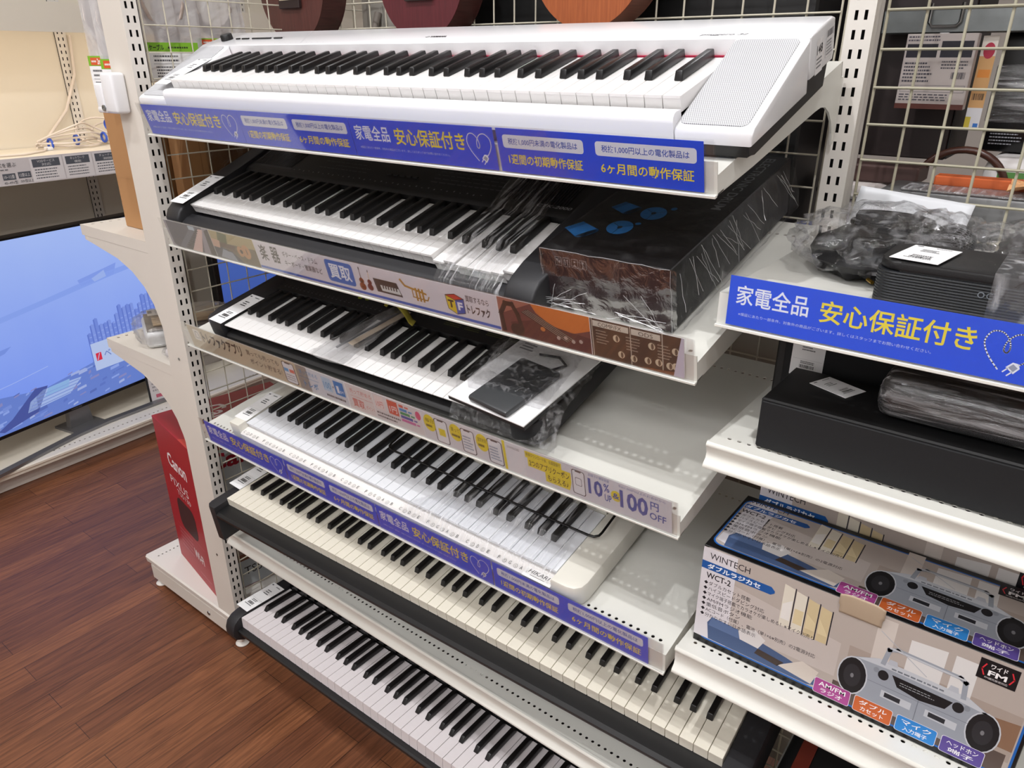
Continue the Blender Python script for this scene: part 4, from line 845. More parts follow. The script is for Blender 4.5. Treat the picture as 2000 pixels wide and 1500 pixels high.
for cx, cy, rx in ((1.0445, 0.192, 0.0185), (1.0225, 0.136, 0.0185)):
    p.ell(cx, cy, rx, rx*1.2, DB2, 1, rot=20); p.ell(cx, cy, 0.0035, 0.0045, '#0c1a28', 2)
    for a in (30, 150, 270): p.line([(cx, cy), (cx+rx*0.95*math.cos(R(a)), cy+rx*1.15*math.sin(R(a)))], 0.0008, '#0c1a28', 2)
p.ell(1.065, 0.214, 0.0042, 0.005, DB2, 1); p.ell(1.041, 0.154, 0.0042, 0.004, DB2, 1)
p.build('top_print', t)
p = Print((0, -1, 0), (1, 0, 0), (0, 0, 1), (0, 0, w1)); p.text('ELECTRONIC DRUM', -0.432, 1.112, -0.228, 1.127, '#8d9094', bold=0.01); p.build('title_print', t)
p = Print((1, 0, 0), (0, 0, 1), (0, -1, 0), (0, v0, 0)); p.rect(x0+0.002, w0+0.002, x1-0.002, w1-0.003, '#2c191b')
for i in range(4):
    a = 0.974+i*0.0130; p.rect(a, 0.098, a+0.0105, 0.111, '#9a9494', 1); p.rect(a+0.0006, 0.0986, a+0.0099, 0.1104, '#241617', 2)
    if i == 0: p.ell(a+0.0035, 0.1065, 0.0015, 0.002, '#9a9494', 3); p.ell(a+0.007, 0.104, 0.0015, 0.002, '#9a9494', 3)
    elif i == 1:
        for d in (0.0025, 0.0065): p.rect(a+d, 0.1000, a+d+0.001, 0.108, '#9a9494', 3); p.poly([(a+d-0.001, 0.107), (a+d+0.002, 0.107), (a+d+0.0005, 0.1095)], '#9a9494', 3)
    elif i == 2: p.poly([(a+0.002, 0.100), (a+0.0085, 0.100), (a+0.0052, 0.104)], '#9a9494', 3); p.ell(a+0.0052, 0.107, 0.0015, 0.0015, '#9a9494', 3)
    else: p.poly([(a+0.003, 0.109), (a+0.0075, 0.109), (a+0.0052, 0.1045)], '#9a9494', 3); p.rect(a+0.0048, 0.100, a+0.0056, 0.105, '#9a9494', 3); p.rect(a+0.003, 0.0995, a+0.0075, 0.1005, '#9a9494', 3)
p.build('front_print', t)
mb = MB()
def film_fn(a, b):
    # rounded loop round the box cross-section, swept front to back with creases
    per = [(x0-0.002, w0-0.0005), (x0-0.0022, w1*0.7), (x0-0.0012, w1+0.0014), ((x0+x1)/2, w1+0.0018), (x1+0.0014, w1+0.0014), (x1+0.010, w0+0.050), (x1+0.016, w0+0.012), (x1+0.004, w0-0.0005)]
    f = a*(len(per)-1); i = min(int(f), len(per)-2); s = f-i; x = per[i][0]+(per[i+1][0]-per[i][0])*s; w_ = per[i][1]+(per[i+1][1]-per[i][1])*s
    v = v0-0.004+(v1-v0+0.008)*b
    k = 0.0 if 0.3 < a < 0.55 else 1.0
    return (x+0.004*k*abs(nz(a*11, b*17, 1.7)), v, w_+0.0008*k*nz(a*7, b*21, 4.4))
mb.grid(film_fn, 42, 40)
def film_front(a, b):
    return (x0-0.001+(x1-x0+0.010)*a, v0-0.0025-0.008*abs(nz(a*7, b*5, 0.4))*(0.3+(1-b)), w0+(w1-w0+0.001)*b)
mb.grid(film_front, 26, 16); mb.build('shrink_film', FILM, t, smooth=50)
CREASE = clear('film_crease', (0.9, 0.9, 0.9), 0.25, 0.35, 0.15)
mb = MB(); rnd = random.Random(21); vf = v0-0.0115
def crease(a, b, k=5):
    a, b = Vector(a), Vector(b); mb.tube([a+(b-a)*i/k+Vector((rnd.uniform(-1, 1), 0, rnd.uniform(-1, 1)))*0.0012*(0 < i < k) for i in range(k+1)], 0.00032, 4)
for cx, sg in ((x0+0.002, 1), (x1-0.002, -1)):
    for q in range(7): crease((cx+sg*rnd.uniform(0, 0.012), vf, w0+rnd.uniform(0.0, 0.025)), (cx+sg*rnd.uniform(0.02, 0.075), vf-0.001, w0+rnd.uniform(0.002, 0.055)))
for q in range(6): a_ = rnd.uniform(x0+0.01, x1-0.05); crease((a_, vf, w0+rnd.uniform(0.004, 0.02)), (a_+rnd.uniform(0.03, 0.07), vf, w0+rnd.uniform(0.004, 0.03)))
crease((x0, v0-0.003, w0), (x0+0.0005, v0-0.003, w1), 8); crease((x1+0.001, v0-0.003, w0), (x1+0.001, v0-0.003, w1), 8); crease((x0, v0-0.0028, w1+0.001), (x1, v0-0.0028, w1+0.001), 10)
for q in range(26):
    v_ = v0+rnd.uniform(0.0, 0.36); crease((x1+0.003, v_, w1-rnd.uniform(0.0, 0.02)), (x1+0.0165, v_+rnd.uniform(-0.02, 0.05), w0+rnd.uniform(0.012, 0.05)))
mb.build('film_creases', CREASE, t)

# manual, adapter and plastic bag lying on the right keys of the third-shelf keyboard
def k3(u, v, w_, rz): return K3 @ loc(u, v, w_, rz)
t = thing('manual_booklet', 'white instruction booklet with dark backing on right keys of third keyboard', 'booklet', k3(0.722, 0.086, 0.0128, -5))
MB().box(-0.080, -0.105, 0, 0.080, 0.112, 0.0095, 0.0008).build('dark_backing', CHAR, t); MB().box(-0.077, -0.108, 0.0096, 0.082, 0.106, 0.0122, 0.0004).build('white_cover', PAPER, t)
p = Print((1, 0, 0), (0, 1, 0), (0, 0, 1), (0, 0, 0.0122)); p.text('取扱説明書', -0.060, 0.078, -0.028, 0.086, '#3a3a3e'); p.lines(-0.062, 0.050, -0.034, 0.072, '#6a6a6e', n=3, seed=3); p.text('アダプター', -0.060, -0.030, -0.044, -0.024, '#4a4a4e'); p.build('cover_print', t)
t = thing('power_adapter', 'dark grey adapter under crinkled film on the white booklet', 'adapter', k3(0.730, 0.044, 0.0253, -8))
MB().box(-0.042, -0.066, 0, 0.042, 0.060, 0.012, 0.005, 2).build('housing', mat('adapter_grey', (62, 64, 66), 0.35), t, smooth=40)
MB().tube([(0.02, 0.060, 0.006), (0.03, 0.085, 0.004), (0.005, 0.098, 0.0035), (-0.03, 0.088, 0.0035)], 0.0022, 8).build('cord', CHAR, t, smooth=60)
t = thing('plastic_bag', 'clear crinkled plastic bag over the booklet on the third keyboard', 'plastic bag', K3)
mb = MB()
def bagfn(a, b):
    u = 0.622+0.205*a-0.020*b+0.004*nz(b*9, a*3, 7.7); v = -0.010+0.220*b
    h = 0.0275 if b > 0.22 else 0.0275-0.060*max(0, 0.22-b)/0.22*0.95
    e = max(0, 1-abs(a-0.5)*2)**0.35
    hh = 0.0150+(h-0.0150)*e if h > 0.0150 else h
    hd = 0.040*max(0, 1-abs(a-0.52)/0.30) if 0.20 < b < 0.75 else 0.034*max(0, 1-abs(a-0.52)/0.25)
    if 0.10 < b < 0.82 and 0.18 < a < 0.86: hh = max(hh, 0.0385)
    return (u, v, hh+0.0022*(1-2*abs(nz(a*10, b*12, 5.5)))+0.001*nz(a*31, b*27, 2.2))
mb.grid(bagfn, 60, 60); mb.build('film', clear('glittering_bag', (0.92, 0.92, 0.93), 0.06, 0.0, 0.06, crinkle=1.0, cscale=90, sheen=0.28), t, smooth=60)
t = thing('plastic_bag', 'small clear bag with a beige stick, taped across third keyboard', 'plastic bag', K3)
mb = MB()
def tubebag(a, b):
    cu = 0.345+0.022*b; v = -0.018+0.200*b; wd = 0.034*(1-b)**0.7+0.014; ph = 2*math.pi*a
    return (cu+wd*math.cos(ph)*(1+0.12*nz(a*6, b*8, 1.1)), v, 0.0125+0.010*(1+math.sin(ph))*(0.55+0.45*b)+0.003*abs(nz(math.cos(ph)*2, b*14, 3.3)))
mb.grid(tubebag, 28, 30); mb.build('film', BAG, t, smooth=60)
mb = MB(); mb.hexa([(0.345, 0.040, 0.016), (0.359, 0.037, 0.016), (0.386, 0.170, 0.018), (0.372, 0.173, 0.018), (0.345, 0.040, 0.0175), (0.359, 0.037, 0.0175), (0.386, 0.170, 0.0195), (0.372, 0.173, 0.0195)]); mb.build('beige_stick', mat('beige_card', (186, 170, 150), 0.6), t)
mb = MB(); mb.tube([(0.334, 0.02, 0.0165), (0.346, 0.09, 0.017), (0.362, 0.165, 0.018)], 0.0022, 6); mb.build('grey_cord', mat('grey_cord', (110, 110, 112), 0.5), t, smooth=60)
mb = MB()
def tapefn(a, b): return (0.305+0.115*a-0.006*b, 0.176-0.040*a+0.017*b, 0.0148+0.0225*math.sin(math.pi*min(1, max(0, (a-0.12)/0.76)))**0.7+0.0006)
mb.grid(tapefn, 24, 3); g_ = mb.build('yellow_tape', mat('masking_tape', (176, 164, 62), 0.7), t, smooth=60)
md = g_.modifiers.new('thickness', 'SOLIDIFY'); md.thickness = 0.0003

# wire music rest lying on the small white keyboard
t = thing('music_rest', 'black bent wire music rest lying on the small white keyboard', 'music rest', K4)
pts = [(0.372, 0.150, 0.0185), (0.378, 0.094, 0.0185), (0.380, 0.086, 0.0180), (0.386, 0.0802, 0.0175), (0.394, 0.0790, 0.0172), (0.50, 0.0790, 0.0168), (0.70, 0.0790, 0.0168), (0.855, 0.0790, 0.0172), (0.866, 0.0805, 0.0175), (0.872, 0.0860, 0.0180), (0.873, 0.094, 0.0182), (0.870, 0.152, 0.0185), (0.869, 0.19, 0.024)]
MB().tube(pts, 0.0022, 8).build('bent_wire', BLKG, t, smooth=60)

# ------------------------------------------------------------------ speaker bay, top shelf
DZ = 1.226+0.0385
t = thing('accessory_bag', 'clear bag with black straps and white header card, left on speaker bay shelf', 'bag', loc(0, 0, 0))
blob('black_pouch', BLK, t, (1.330, 0.205, DZ+0.022), (0.068, 0.085, 0.028), 0.18, 2.2, 3, 28, DZ+0.002)
MB().tube([(1.325+0.048*math.cos(R(a)), 0.290+0.040*math.sin(R(a)), DZ+0.030+0.022*(a/900)) for a in range(0, 900, 20)], 0.0040, 8).build('black_strap', BLK, t, smooth=60)
mb = MB(); mb.box(1.290, 0.236, DZ+0.040, 1.368, 0.262, DZ+0.064, 0.004, 2); mb.build('black_clip', CHAR, t, smooth=40)
mb = MB()
mb.grid(lambda a, b: (1.246+0.150*a+0.006*b, 0.4065-0.020*(1-b)+0.003*nz(a*5, b*3, 1.3), 1.281+0.056*b-0.012*a*b), 16, 8)
g_ = mb.build('white_header_card', mat('header_white', (226, 228, 232), 0.4), t, smooth=60); md = g_.modifiers.new('thickness', 'SOLIDIFY'); md.thickness = 0.0006
MB().tube([(1.345, 0.110, DZ+0.012), (1.352, 0.102, DZ+0.011)], 0.0022, 8).build('gold_plug', mat('gold', (190, 150, 60), 0.25, metal=1.0), t, smooth=60)
blob('film', POUCH, t, (1.325, 0.225, DZ+0.036), (0.086, 0.112, 0.036), 0.22, 2.6, 11, 56, DZ+0.0006)
t = thing('microphone_bag', 'clear bag with a mesh-headed microphone, behind speaker price card', 'bag', loc(0, 0, 0))
Mm = Matrix.Translation((1.405, 0.225, DZ+0.040)) @ Matrix.Rotation(R(35), 4, 'Z') @ Matrix.Rotation(R(70), 4, 'Y')
MB().lathe([(0.024*math.sin(R(a)), 0.027*math.cos(R(a))) for a in range(0, 150, 10)], 28, M=Mm).build('mesh_head', perforated('mic_mesh', (92, 92, 94), (12, 12, 12), 0.0032, 0.36, 0.35, ('Z', 'Y')), t, smooth=60)
MB().lathe([(0, -0.022), (0.0155, -0.022), (0.0155, -0.030), (0.0130, -0.036), (0.0105, -0.13), (0, -0.13)], 24, M=Mm @ Matrix.Rotation(R(0), 4, 'Y')).build('handle', CHAR, t, smooth=40)
blob('film', POUCH, t, (1.392, 0.215, DZ+0.036), (0.050, 0.075, 0.036), 0.25, 2.8, 23, 44, DZ+0.0006)
t = thing('accessory_bag', 'clear bag with dark pouch behind right part of the black speaker', 'bag', loc(0, 0, 0))
blob('black_pouch', mat('dark_pouch', (36, 32, 32), 0.6), t, (1.505, 0.235, DZ+0.030), (0.052, 0.060, 0.030), 0.16, 2.0, 5, 28, DZ+0.002)
MB().tube([(1.535+0.03*math.cos(R(a)), 0.245+0.03*math.sin(R(a)), DZ+0.056) for a in range(0, 360, 15)], 0.004, 8, closed=True).build('cable_coil', BLK, t, smooth=60)
blob('film', POUCH, t, (1.512, 0.225, DZ+0.036), (0.080, 0.080, 0.040), 0.24, 2.4, 37, 50, DZ+0.0006)
# black speaker
t = thing('portable_speaker', 'black rounded speaker with ribbed front and price card on top', 'speaker', loc(1.366, 0.022, DZ+0.0005))
rp = [(0.022-0.022*math.sin(R(a)), 0.022-0.022*math.cos(R(a))) for a in range(0, 91, 15)]
out = rp+[(0.022-0.022*math.cos(R(a)), 0.083+0.022*math.sin(R(a))) for a in range(0, 91, 15)]+[(0.278+0.022*math.sin(R(a)), 0.083+0.022*math.cos(R(a))) for a in range(0, 91, 15)]+[(0.278+0.022*math.cos(R(a)), 0.022-0.022*math.sin(R(a))) for a in range(0, 91, 15)]
RIB = mat('ribbed_black', (22, 25, 29), 0.5); nt = RIB.node_tree; wv = nt.nodes.new('ShaderNodeTexWave'); wv.bands_direction = 'Z'; wv.inputs['Scale'].default_value = 110
bp = nt.nodes.new('ShaderNodeBump'); bp.inputs['Strength'].default_value = 0.9; bp.inputs['Distance'].default_value = 0.002; tc = nt.nodes.new('ShaderNodeTexCoord'); nt.links.new(tc.outputs['Object'], wv.inputs['Vector']); nt.links.new(wv.outputs['Fac'], bp.inputs['Height']); nt.links.new(bp.outputs[0], nt.nodes['Principled BSDF'].inputs['Normal'])
mb = MB(); mb.ext([(x, y) for x, y in out], 0.0, 0.046, 'z'); mb.build('ribbed_body', RIB, t, smooth=40)
mb = MB(); mb.ext([(0.15+(x-0.15)*0.985, 0.0525+(y-0.0525)*0.96) for x, y in out], 0.0462, 0.0560, 'z', bevel=0.003, seg=2); mb.build('top_panel', BLK, t, smooth=40)
p = Print((1, 0, 0), (0, 0, 1), (0, -1, 0)); p.ell(0.098, 0.036, 0.0030, 0.0030, '#70767c', 1); p.ell(0.098, 0.036, 0.0020, 0.0020, '#1a1c20', 2); p.text('C', 0.1025, 0.033, 0.1075, 0.039, '#70767c', 1); p.build('logo', t)
mb = MB(); mb.grid(lambda a, b: (0.105+0.190*a, -0.0012-0.0005*nz(a*9, b*9, 1), 0.001+0.0575*b), 20, 8); mb.grid(lambda a, b: (0.105+0.190*a, -0.0012+0.104*b, 0.0585+0.0006*nz(a*9, b*9, 2)), 20, 10)
mb.build('stretch_film', clear('stretch_wrap_slanted', (0.86, 0.88, 0.90), 0.06, 0.05, 0.12, crinkle=0.7, cscale=60, streak=(1, 1, 0.4), sheen=0.45), t, smooth=60)
pcard(loc(0, 0, 0), 1.4045, 0.064, DZ+0.0590, -8, 'white price card on top of the black ribbed speaker', L_=0.074, W_=0.046, group='price cards in the speaker bay')

# ------------------------------------------------------------------ speaker bay, second shelf
D2 = 1.041+0.0315
NAVY = mat('black_cloth', (11, 12, 15), 0.75, bump=0.2, bscale=1500)
t = thing('speaker_box', 'long low black speaker box at front of second speaker bay shelf', 'speaker', loc(1.272, 0.022, D2))
MB().box(0, 0.004, 0, 0.50, 0.125, 0.0655, 0.002).build('cabinet', mat('black_wood', (14, 14, 15), 0.55), t); MB().box(0.002, 0.0, 0.003, 0.498, 0.0038, 0.0630, 0.001).build('cloth_front', NAVY, t)
t = thing('speaker_box', 'taller black box standing behind the long low speaker', 'speaker', loc(1.236, 0.176, D2))
MB().box(0, 0, 0, 0.40, 0.20, 0.155, 0.003).build('cabinet', mat('black_wood2', (15, 15, 16), 0.5), t); MB().box(0.012, -0.004, 0.012, 0.388, -0.0004, 0.143, 0.001).build('cloth_front', NAVY, t)
t = thing('wrapped_device', 'black rounded device in stretch film on top of the long low speaker', 'device', loc(1.390, 0.048, D2+0.0662))
MB().box(0, 0, 0, 0.34, 0.095, 0.050, 0.016, 4).build('housing', BLKG, t, smooth=40); MB().box(-0.001, -0.001, 0.0002, 0.341, 0.096, 0.051, 0.017, 4).build('stretch_film', WRAPX, t, smooth=40)
GP2 = 'price cards in the speaker bay'
pcard(loc(1.279, 0.1708, D2+0.075), 0, 0, 0, 0, 'white upright price card on the taller black box', L_=0.060, W_=0.042, tilt=90, group=GP2)
pcard(loc(0, 0, 0), 1.335, 0.110, D2+0.0665, 68, 'white price card lying on the long low black speaker', L_=0.052, W_=0.038, group=GP2)

# ------------------------------------------------------------------ speaker bay, third shelf: radio cassette cartons
def carton(label, M, W, D, H, face_top=True, flap=True):
    t = thing('radio_carton', label, 'box', M, 'radio cassette cartons')
    MB().box(0, 0, 0, W, D, H, 0.0008).build('carton', mat('carton_black', (12, 12, 14), 0.35), t)
    def art(p, W, H, top):
        p.rrect(0.004, 0.0095, W-0.004, H-0.002 if not top else H-0.010, '#1f63b4', 0, r=0.014); p.rrect(0.0062 if top else -0.0, 0.0122, W-0.0065, H-0.0005 if not top else H-0.0125, '#b5aaa2', 1, r=0.012)
        p.poly([(0.0, 0.0122), (0.048, 0.0122), (0.048, H*0.985), (0.0, H*0.985)] if not top else [(0.008, 0.022), (0.044, 0.0125), (0.052, H-0.0125), (0.012, H-0.0125)], '#d8d4d8', 2)
        p.poly([(0.048, H*0.72), (0.19, H*0.60), (0.19, 0.045), (0.048, 0.045)], '#c2b8b2', 2); p.poly([(0.20, H*0.62), (W-0.008, H*0.62), (W-0.008, H*0.20), (0.20, H*0.20)], '#a89a90', 2)
        p.poly([(0.225, H*0.97), (0.245, H*0.97), (0.245, H*0.45), (0.225, H*0.45)], '#cfc6be', 3); p.poly([(0.262, H*0.88), (0.300, H*0.90), (0.300, H*0.55), (0.262, H*0.52)], '#dcdad8', 3); p.poly([(0.308, H*0.90), (0.332, H*0.90), (0.332, H*0.55), (0.308, H*0.55)], '#dcdad8', 3)
        p.poly([(0.345, H*0.30), (W-0.008, H*0.30), (W-0.008, H*0.55), (0.345, H*0.52)], '#8a6a54', 3); p.poly([(0.19, 0.0122), (W-0.012, 0.0122), (W-0.012, H*0.26), (0.19, H*0.24)], '#5a4c46', 3)
        # sofa and cushions
        p.poly([(0.022, 0.013), (0.16, 0.013), (0.190, 0.024), (0.130, 0.040), (0.075, 0.050), (0.024, 0.052), (0.018, 0.040)], '#465a80', 3); p.poly([(0.024, 0.052), (0.075, 0.050), (0.085, 0.036), (0.02, 0.036)], '#5a7098', 4)
        p.poly([(0.062, 0.052), (0.085, 0.062), (0.100, 0.052), (0.092, 0.034), (0.066, 0.036)], '#d6d2d0', 5); p.poly([(0.120, 0.022), (0.150, 0.046), (0.172, 0.040), (0.165, 0.016)], '#d0c6bc', 5); p.poly([(0.092, 0.034), (0.128, 0.030), (0.120, 0.020), (0.088, 0.024)], '#40342e', 5)
        # shutters
        for i in range(4):
            a = 0.112+i*0.0158; p.poly([(a, H*0.93-i*0.004), (a+0.0135, H*0.93-i*0.004-0.003), (a+0.0135, H*0.53), (a, H*0.53)], '#ddd6c6' if i < 2 else '#cdbb94', 4); p.poly([(a+0.0138, H*0.925-i*0.004), (a+0.0152, H*0.92-i*0.004), (a+0.0152, H*0.525), (a+0.0138, H*0.525)], '#24222a', 4)
            p.poly([(a+0.001, H*0.60), (a+0.0125, H*0.60), (a+0.0125, H*0.80-i*0.01), (a+0.001, H*0.74)], '#d9c8a0' if i > 0 else '#e4e0da', 5)
        # words
        p.text('WINTECH', 0.010, H*0.885, 0.066, H*0.945, '#2c2a30', 6, bold=0.0); p.poly([(0.0 if not top else 0.008, H*0.775), (0.096, H*0.775), (0.101, H*0.80), (0.101, H*0.82), (0.096, H*0.85), (0.0 if not top else 0.008, H*0.85)], '#1c569e', 6)
        p.text('ダブルラジカセ', 0.008, H*0.785, 0.082, H*0.838, '#eef2f8', 7, bold=0.03); p.text('WCT-2', 0.008, H*0.690, 0.043, H*0.748, '#1e1c22', 6, bold=0.015)
        for i, (s_, e_) in enumerate((('ダブルカセット搭載', 0.072), ('ハイスピードダビング対応', 0.092), ('マイク端子搭載でカラオケが楽しめる！※マイク別売り', 0.158), ('AM/FMラジオ機能', 0.078), ('重低音ボタン', 0.062), ('ACコード（付属）、電池（単1×6※別売）の2電源対応', 0.164), ('分かりやすい日本語表示', 0.086))):
            y = H*(0.625-i*0.054); p.poly([(0.006, y+H*0.018), (0.009, y+H*0.036), (0.012, y+H*0.018), (0.009, y)], '#1e1c22', 6); p.text(s_, 0.013, y-H*0.002, e_, y+H*0.040, '#302c32', 6)
        # the radio cassette player
        ox, oy, k = 0.200, H*0.14, 1.0; G1, G2, G3 = '#9aa0aa', '#c2c6cc', '#70767f'
        p.poly([(ox+0.000, oy+0.045), (ox+0.008, oy+0.066), (ox+0.035, oy+0.078), (ox+0.130, oy+0.076), (ox+0.158, oy+0.062), (ox+0.166, oy+0.040), (ox+0.160, oy+0.012), (ox+0.130, oy+0.000), (ox+0.030, oy+0.004), (ox+0.008, oy+0.014)], G1, 7)
        p.poly([(ox+0.010, oy+0.066), (ox+0.035, oy+0.078), (ox+0.130, oy+0.076), (ox+0.156, oy+0.062), (ox+0.120, oy+0.066), (ox+0.05, oy+0.068)], G2, 8)
        for cx in (ox+0.010, ox+0.153): p.ell(cx, oy+0.036, 0.0175, 0.030, '#c4c8ce', 8); p.ell(cx, oy+0.036, 0.0160, 0.028, '#1a1a1d', 9); p.ell(cx, oy+0.036, 0.010, 0.018, '#2c2c30', 10); p.ell(cx, oy+0.036, 0.002, 0.0035, '#7a7a7e', 11)
        p.line([(ox+0.040, oy+0.074), (ox+0.043, oy+0.096), (ox+0.052, oy+0.100), (ox+0.118, oy+0.098), (ox+0.124, oy+0.094), (ox+0.126, oy+0.073)], 0.0055, G1, 9); p.line([(ox+0.044, oy+0.099), (ox+0.122, oy+0.097)], 0.0025, G2, 10)
        p.poly([(ox+0.052, oy+0.062), (ox+0.118, oy+0.060), (ox+0.112, oy+0.046), (ox+0.085, oy+0.042), (ox+0.060, oy+0.047)], '#16161a', 9); p.lines(ox+0.062, oy+0.050, ox+0.108, oy+0.057, '#b0b4b8', 10, n=2, seed=2, h=0.25)
        for cx in (ox+0.043, ox+0.124): p.ell(cx, oy+0.056, 0.006, 0.0075, '#1e1e22', 9); p.ell(cx-0.0085 if cx < ox+0.08 else cx+0.0085, oy+0.060, 0.0032, 0.004, '#8a9098', 9)
        for a in (0.045, 0.094): p.poly([(ox+a, oy+0.034), (ox+a+0.034, oy+0.033), (ox+a+0.034, oy+0.022), (ox+a, oy+0.023)], G2, 9); p.poly([(ox+a+0.004, oy+0.032), (ox+a+0.022, oy+0.0315), (ox+a+0.022, oy+0.0245), (ox+a+0.004, oy+0.025)], '#2a2c32', 10)
        p.line([(ox+0.085, oy+0.041), (ox+0.085, oy+0.004)], 0.0007, G3, 10); p.line([(ox+0.028, oy+0.040), (ox+0.138, oy+0.040)], 0.0006, G3, 9); p.lines(ox+0.050, oy+0.068, ox+0.120, oy+0.073, G3, 9, n=1, seed=5)
        for cx in (ox+0.050, ox+0.115): p.poly([(cx-0.006, oy+0.075), (cx+0.006, oy+0.075), (cx+0.004, oy+0.083), (cx-0.004, oy+0.083)], '#b8bcc4', 10)
        p.line([(ox+0.086, oy+0.080), (ox+0.030, oy+0.118)], 0.0009, '#b4b8be', 11)
        # feature stickers
        for i, (c_, a_, b_, h_) in enumerate((('#a8488e', 'AM/FM', 'ラジオ', 0.036), ('#c8622e', 'ダブル', 'カセット', 0.033), ('#2f86d2', 'マイク', '入力端子', 0.031), ('#5c4a96', 'ヘッドホン', '端子', 0.031))):
            a = 0.1690+i*0.0495; q = a+0.0450; y = 0.0075; hh = 0.0250
            p.rrect(a, y, q, y+hh, '#e4e2ea', 12, r=0.003); p.rrect(a+0.0006, y+0.0006, q-0.0006, y+hh-0.0006, c_, 13, r=0.0028); p.text(a_, a+0.006, y+hh*0.54, q-0.006, y+hh*0.84, '#f4f2f6', 14, bold=0.012); p.text(b_, a+0.009, y+hh*0.16, q-0.009, y+hh*0.44, '#f4f2f6', 14, bold=0.012)
        p.rect(0.330, H*0.80, 0.368, H*0.97, '#141216', 12); p.text('ワイド', 0.341, H*0.905, 0.357, H*0.945, '#eeeaea', 13, bold=0.02); p.text('FM', 0.340, H*0.845, 0.358, H*0.890, '#f6f4f4', 13, bold=0.03); p.text('FM補完放送対応', 0.338, H*0.815, 0.360, H*0.833, '#e0dcdc', 13)
        for sx, x in ((1, 0.3335), (-1, 0.3645)): p.line([(x+sx*0.003, H*0.93), (x, H*0.885), (x+sx*0.003, H*0.84)], 0.0014, '#d8303c', 13)
    p = Print((1, 0, 0), (0, 0, 1), (0, -1, 0), eps=0.00003, base=0.0001); art(p, W, H, False); p.build('front_print', t)
    if face_top:
        p = Print((1, 0, 0), (0, 1, 0), (0, 0, 1), (0, 0, H), eps=0.00003, base=0.0001); art(p, W, D, True); p.build('top_print', t)
    if flap:
        mb = MB()
        mb.grid(lambda a, b: (0.178+0.052*a+(0.003 if b < 0.5 else 0)*(0.5-a), -0.0006-0.0052*math.sin(min(1, b)*1.3)+0.0005*b, H-0.020+0.033*b-0.004*(2*a-1)**4*b), 12, 10)
        g_ = mb.build('torn_flap', mat('flap_card', (186, 166, 142), 0.6), t, smooth=60); md = g_.modifiers.new('thickness', 'SOLIDIFY'); md.thickness = 0.0005
    return t
D3 = 0.697+0.0405
carton('radio cassette carton at front of third shelf, torn flap on its top edge', loc(1.2235, 0.0310, D3), 0.392, 0.156, 0.1650)
carton('radio cassette carton standing behind the front one, only its top visible', loc(1.2390, 0.1920, D3), 0.392, 0.150, 0.2000, False, False)

# ------------------------------------------------------------------ speaker bay, bottom: case with leather strap
t = thing('carry_case', 'black carry case with reddish brown leather strap under radio cartons', 'case', loc(1.352, 0.030, 0.394))
MB().box(0, 0, 0, 0.42, 0.30, 0.100, 0.018, 4).build('case_body', mat('case_black', (26, 26, 27), 0.5), t, smooth=40)
mb = MB(); pts = [(0.004, -0.0025, 0.01), (0.004, -0.0025, 0.085), (0.008, 0.006, 0.100), (0.020, 0.030, 0.1015), (0.020, 0.29, 0.1015)]
for a, b in zip(pts, pts[1:]):
    mb.hexa([(a[0], a[1], a[2]), (a[0]+0.022, a[1], a[2]), (b[0]+0.022, b[1], b[2]), (b[0], b[1], b[2]), (a[0], a[1]-0.001, a[2]+0.002), (a[0]+0.022, a[1]-0.001, a[2]+0.002), (b[0]+0.022, b[1]-0.001, b[2]+0.002), (b[0], b[1]-0.001, b[2]+0.002)])
mb.build('leather_strap', mat('strap_brown', (120, 50, 38), 0.45, var=0.15, vscale=40), t)
pcard(loc(0, 0, 0), 1.45, 0.075, 0.4965, 25, 'white price card on the black carry case with brown strap', L_=0.06, W_=0.042, group=GP2)
# ------------------------------------------------------------------ goods on the end unit
t = thing('cardboard_carton', 'plain brown cardboard carton on the upper end shelf', 'box', loc(-0.345, 0.075, 1.1305))
MB().box(0, 0, 0, 0.185, 0.30, 0.268, 0.0015).build('carton', CARD, t)
p = Print((1, 0, 0), (0, 0, 1), (0, -1, 0)); p.rect(0, 0.118, 0.185, 0.1188, '#a87c50'); p.build('tape_line', t)
t = thing('cardboard_carton', 'brown carton in clear wrap with sideways writing, behind side wire grid', 'box', loc(-0.150, 0.115, 1.1305))
MB().box(0, 0, 0, 0.072, 0.60, 0.262, 0.0015).build('carton', CARD, t)
p = Print((0, 1, 0), (0, 0, 1), (1, 0, 0), (0.072, 0, 0)); p.rect(0.03, 0.0, 0.032, 0.262, '#9c7046'); p.rect(0.055, 0.004, 0.185, 0.258, '#8c6644'); p.text('co.', 0.232, 0.150, 0.262, 0.168, '#3a2a1e', 1, bold=0.03); p.build('side_print', t)
MB().box(0.0724, 0.045, 0.002, 0.0740, 0.20, 0.255).build('clear_wrap', FILM, t)
t = thing('game_device', 'silver white flat device in clear bag with paper label, lower end shelf', 'device', loc(-0.318, 0.165, 0.8285, -24))
mb = MB(); mb.box(-0.085, -0.105, 0, 0.085, 0.105, 0.044, 0.014, 4); mb.build('white_body', mat('device_white', (206, 206, 204), 0.35), t, smooth=40)
MB().box(-0.078, -0.098, 0.0442, 0.078, 0.098, 0.0475, 0.001).build('grey_lid', mat('device_grey', (120, 112, 102), 0.4), t)
for i in range(5): MB().tube([(-0.03+i*0.018, -0.08, 0.050), (-0.01+i*0.018, 0.0, 0.056), (0.01+i*0.012, 0.085, 0.051)], 0.004, 8).build('beige_cable', mat('beige_cable', (196, 170, 134), 0.5), t, smooth=60)
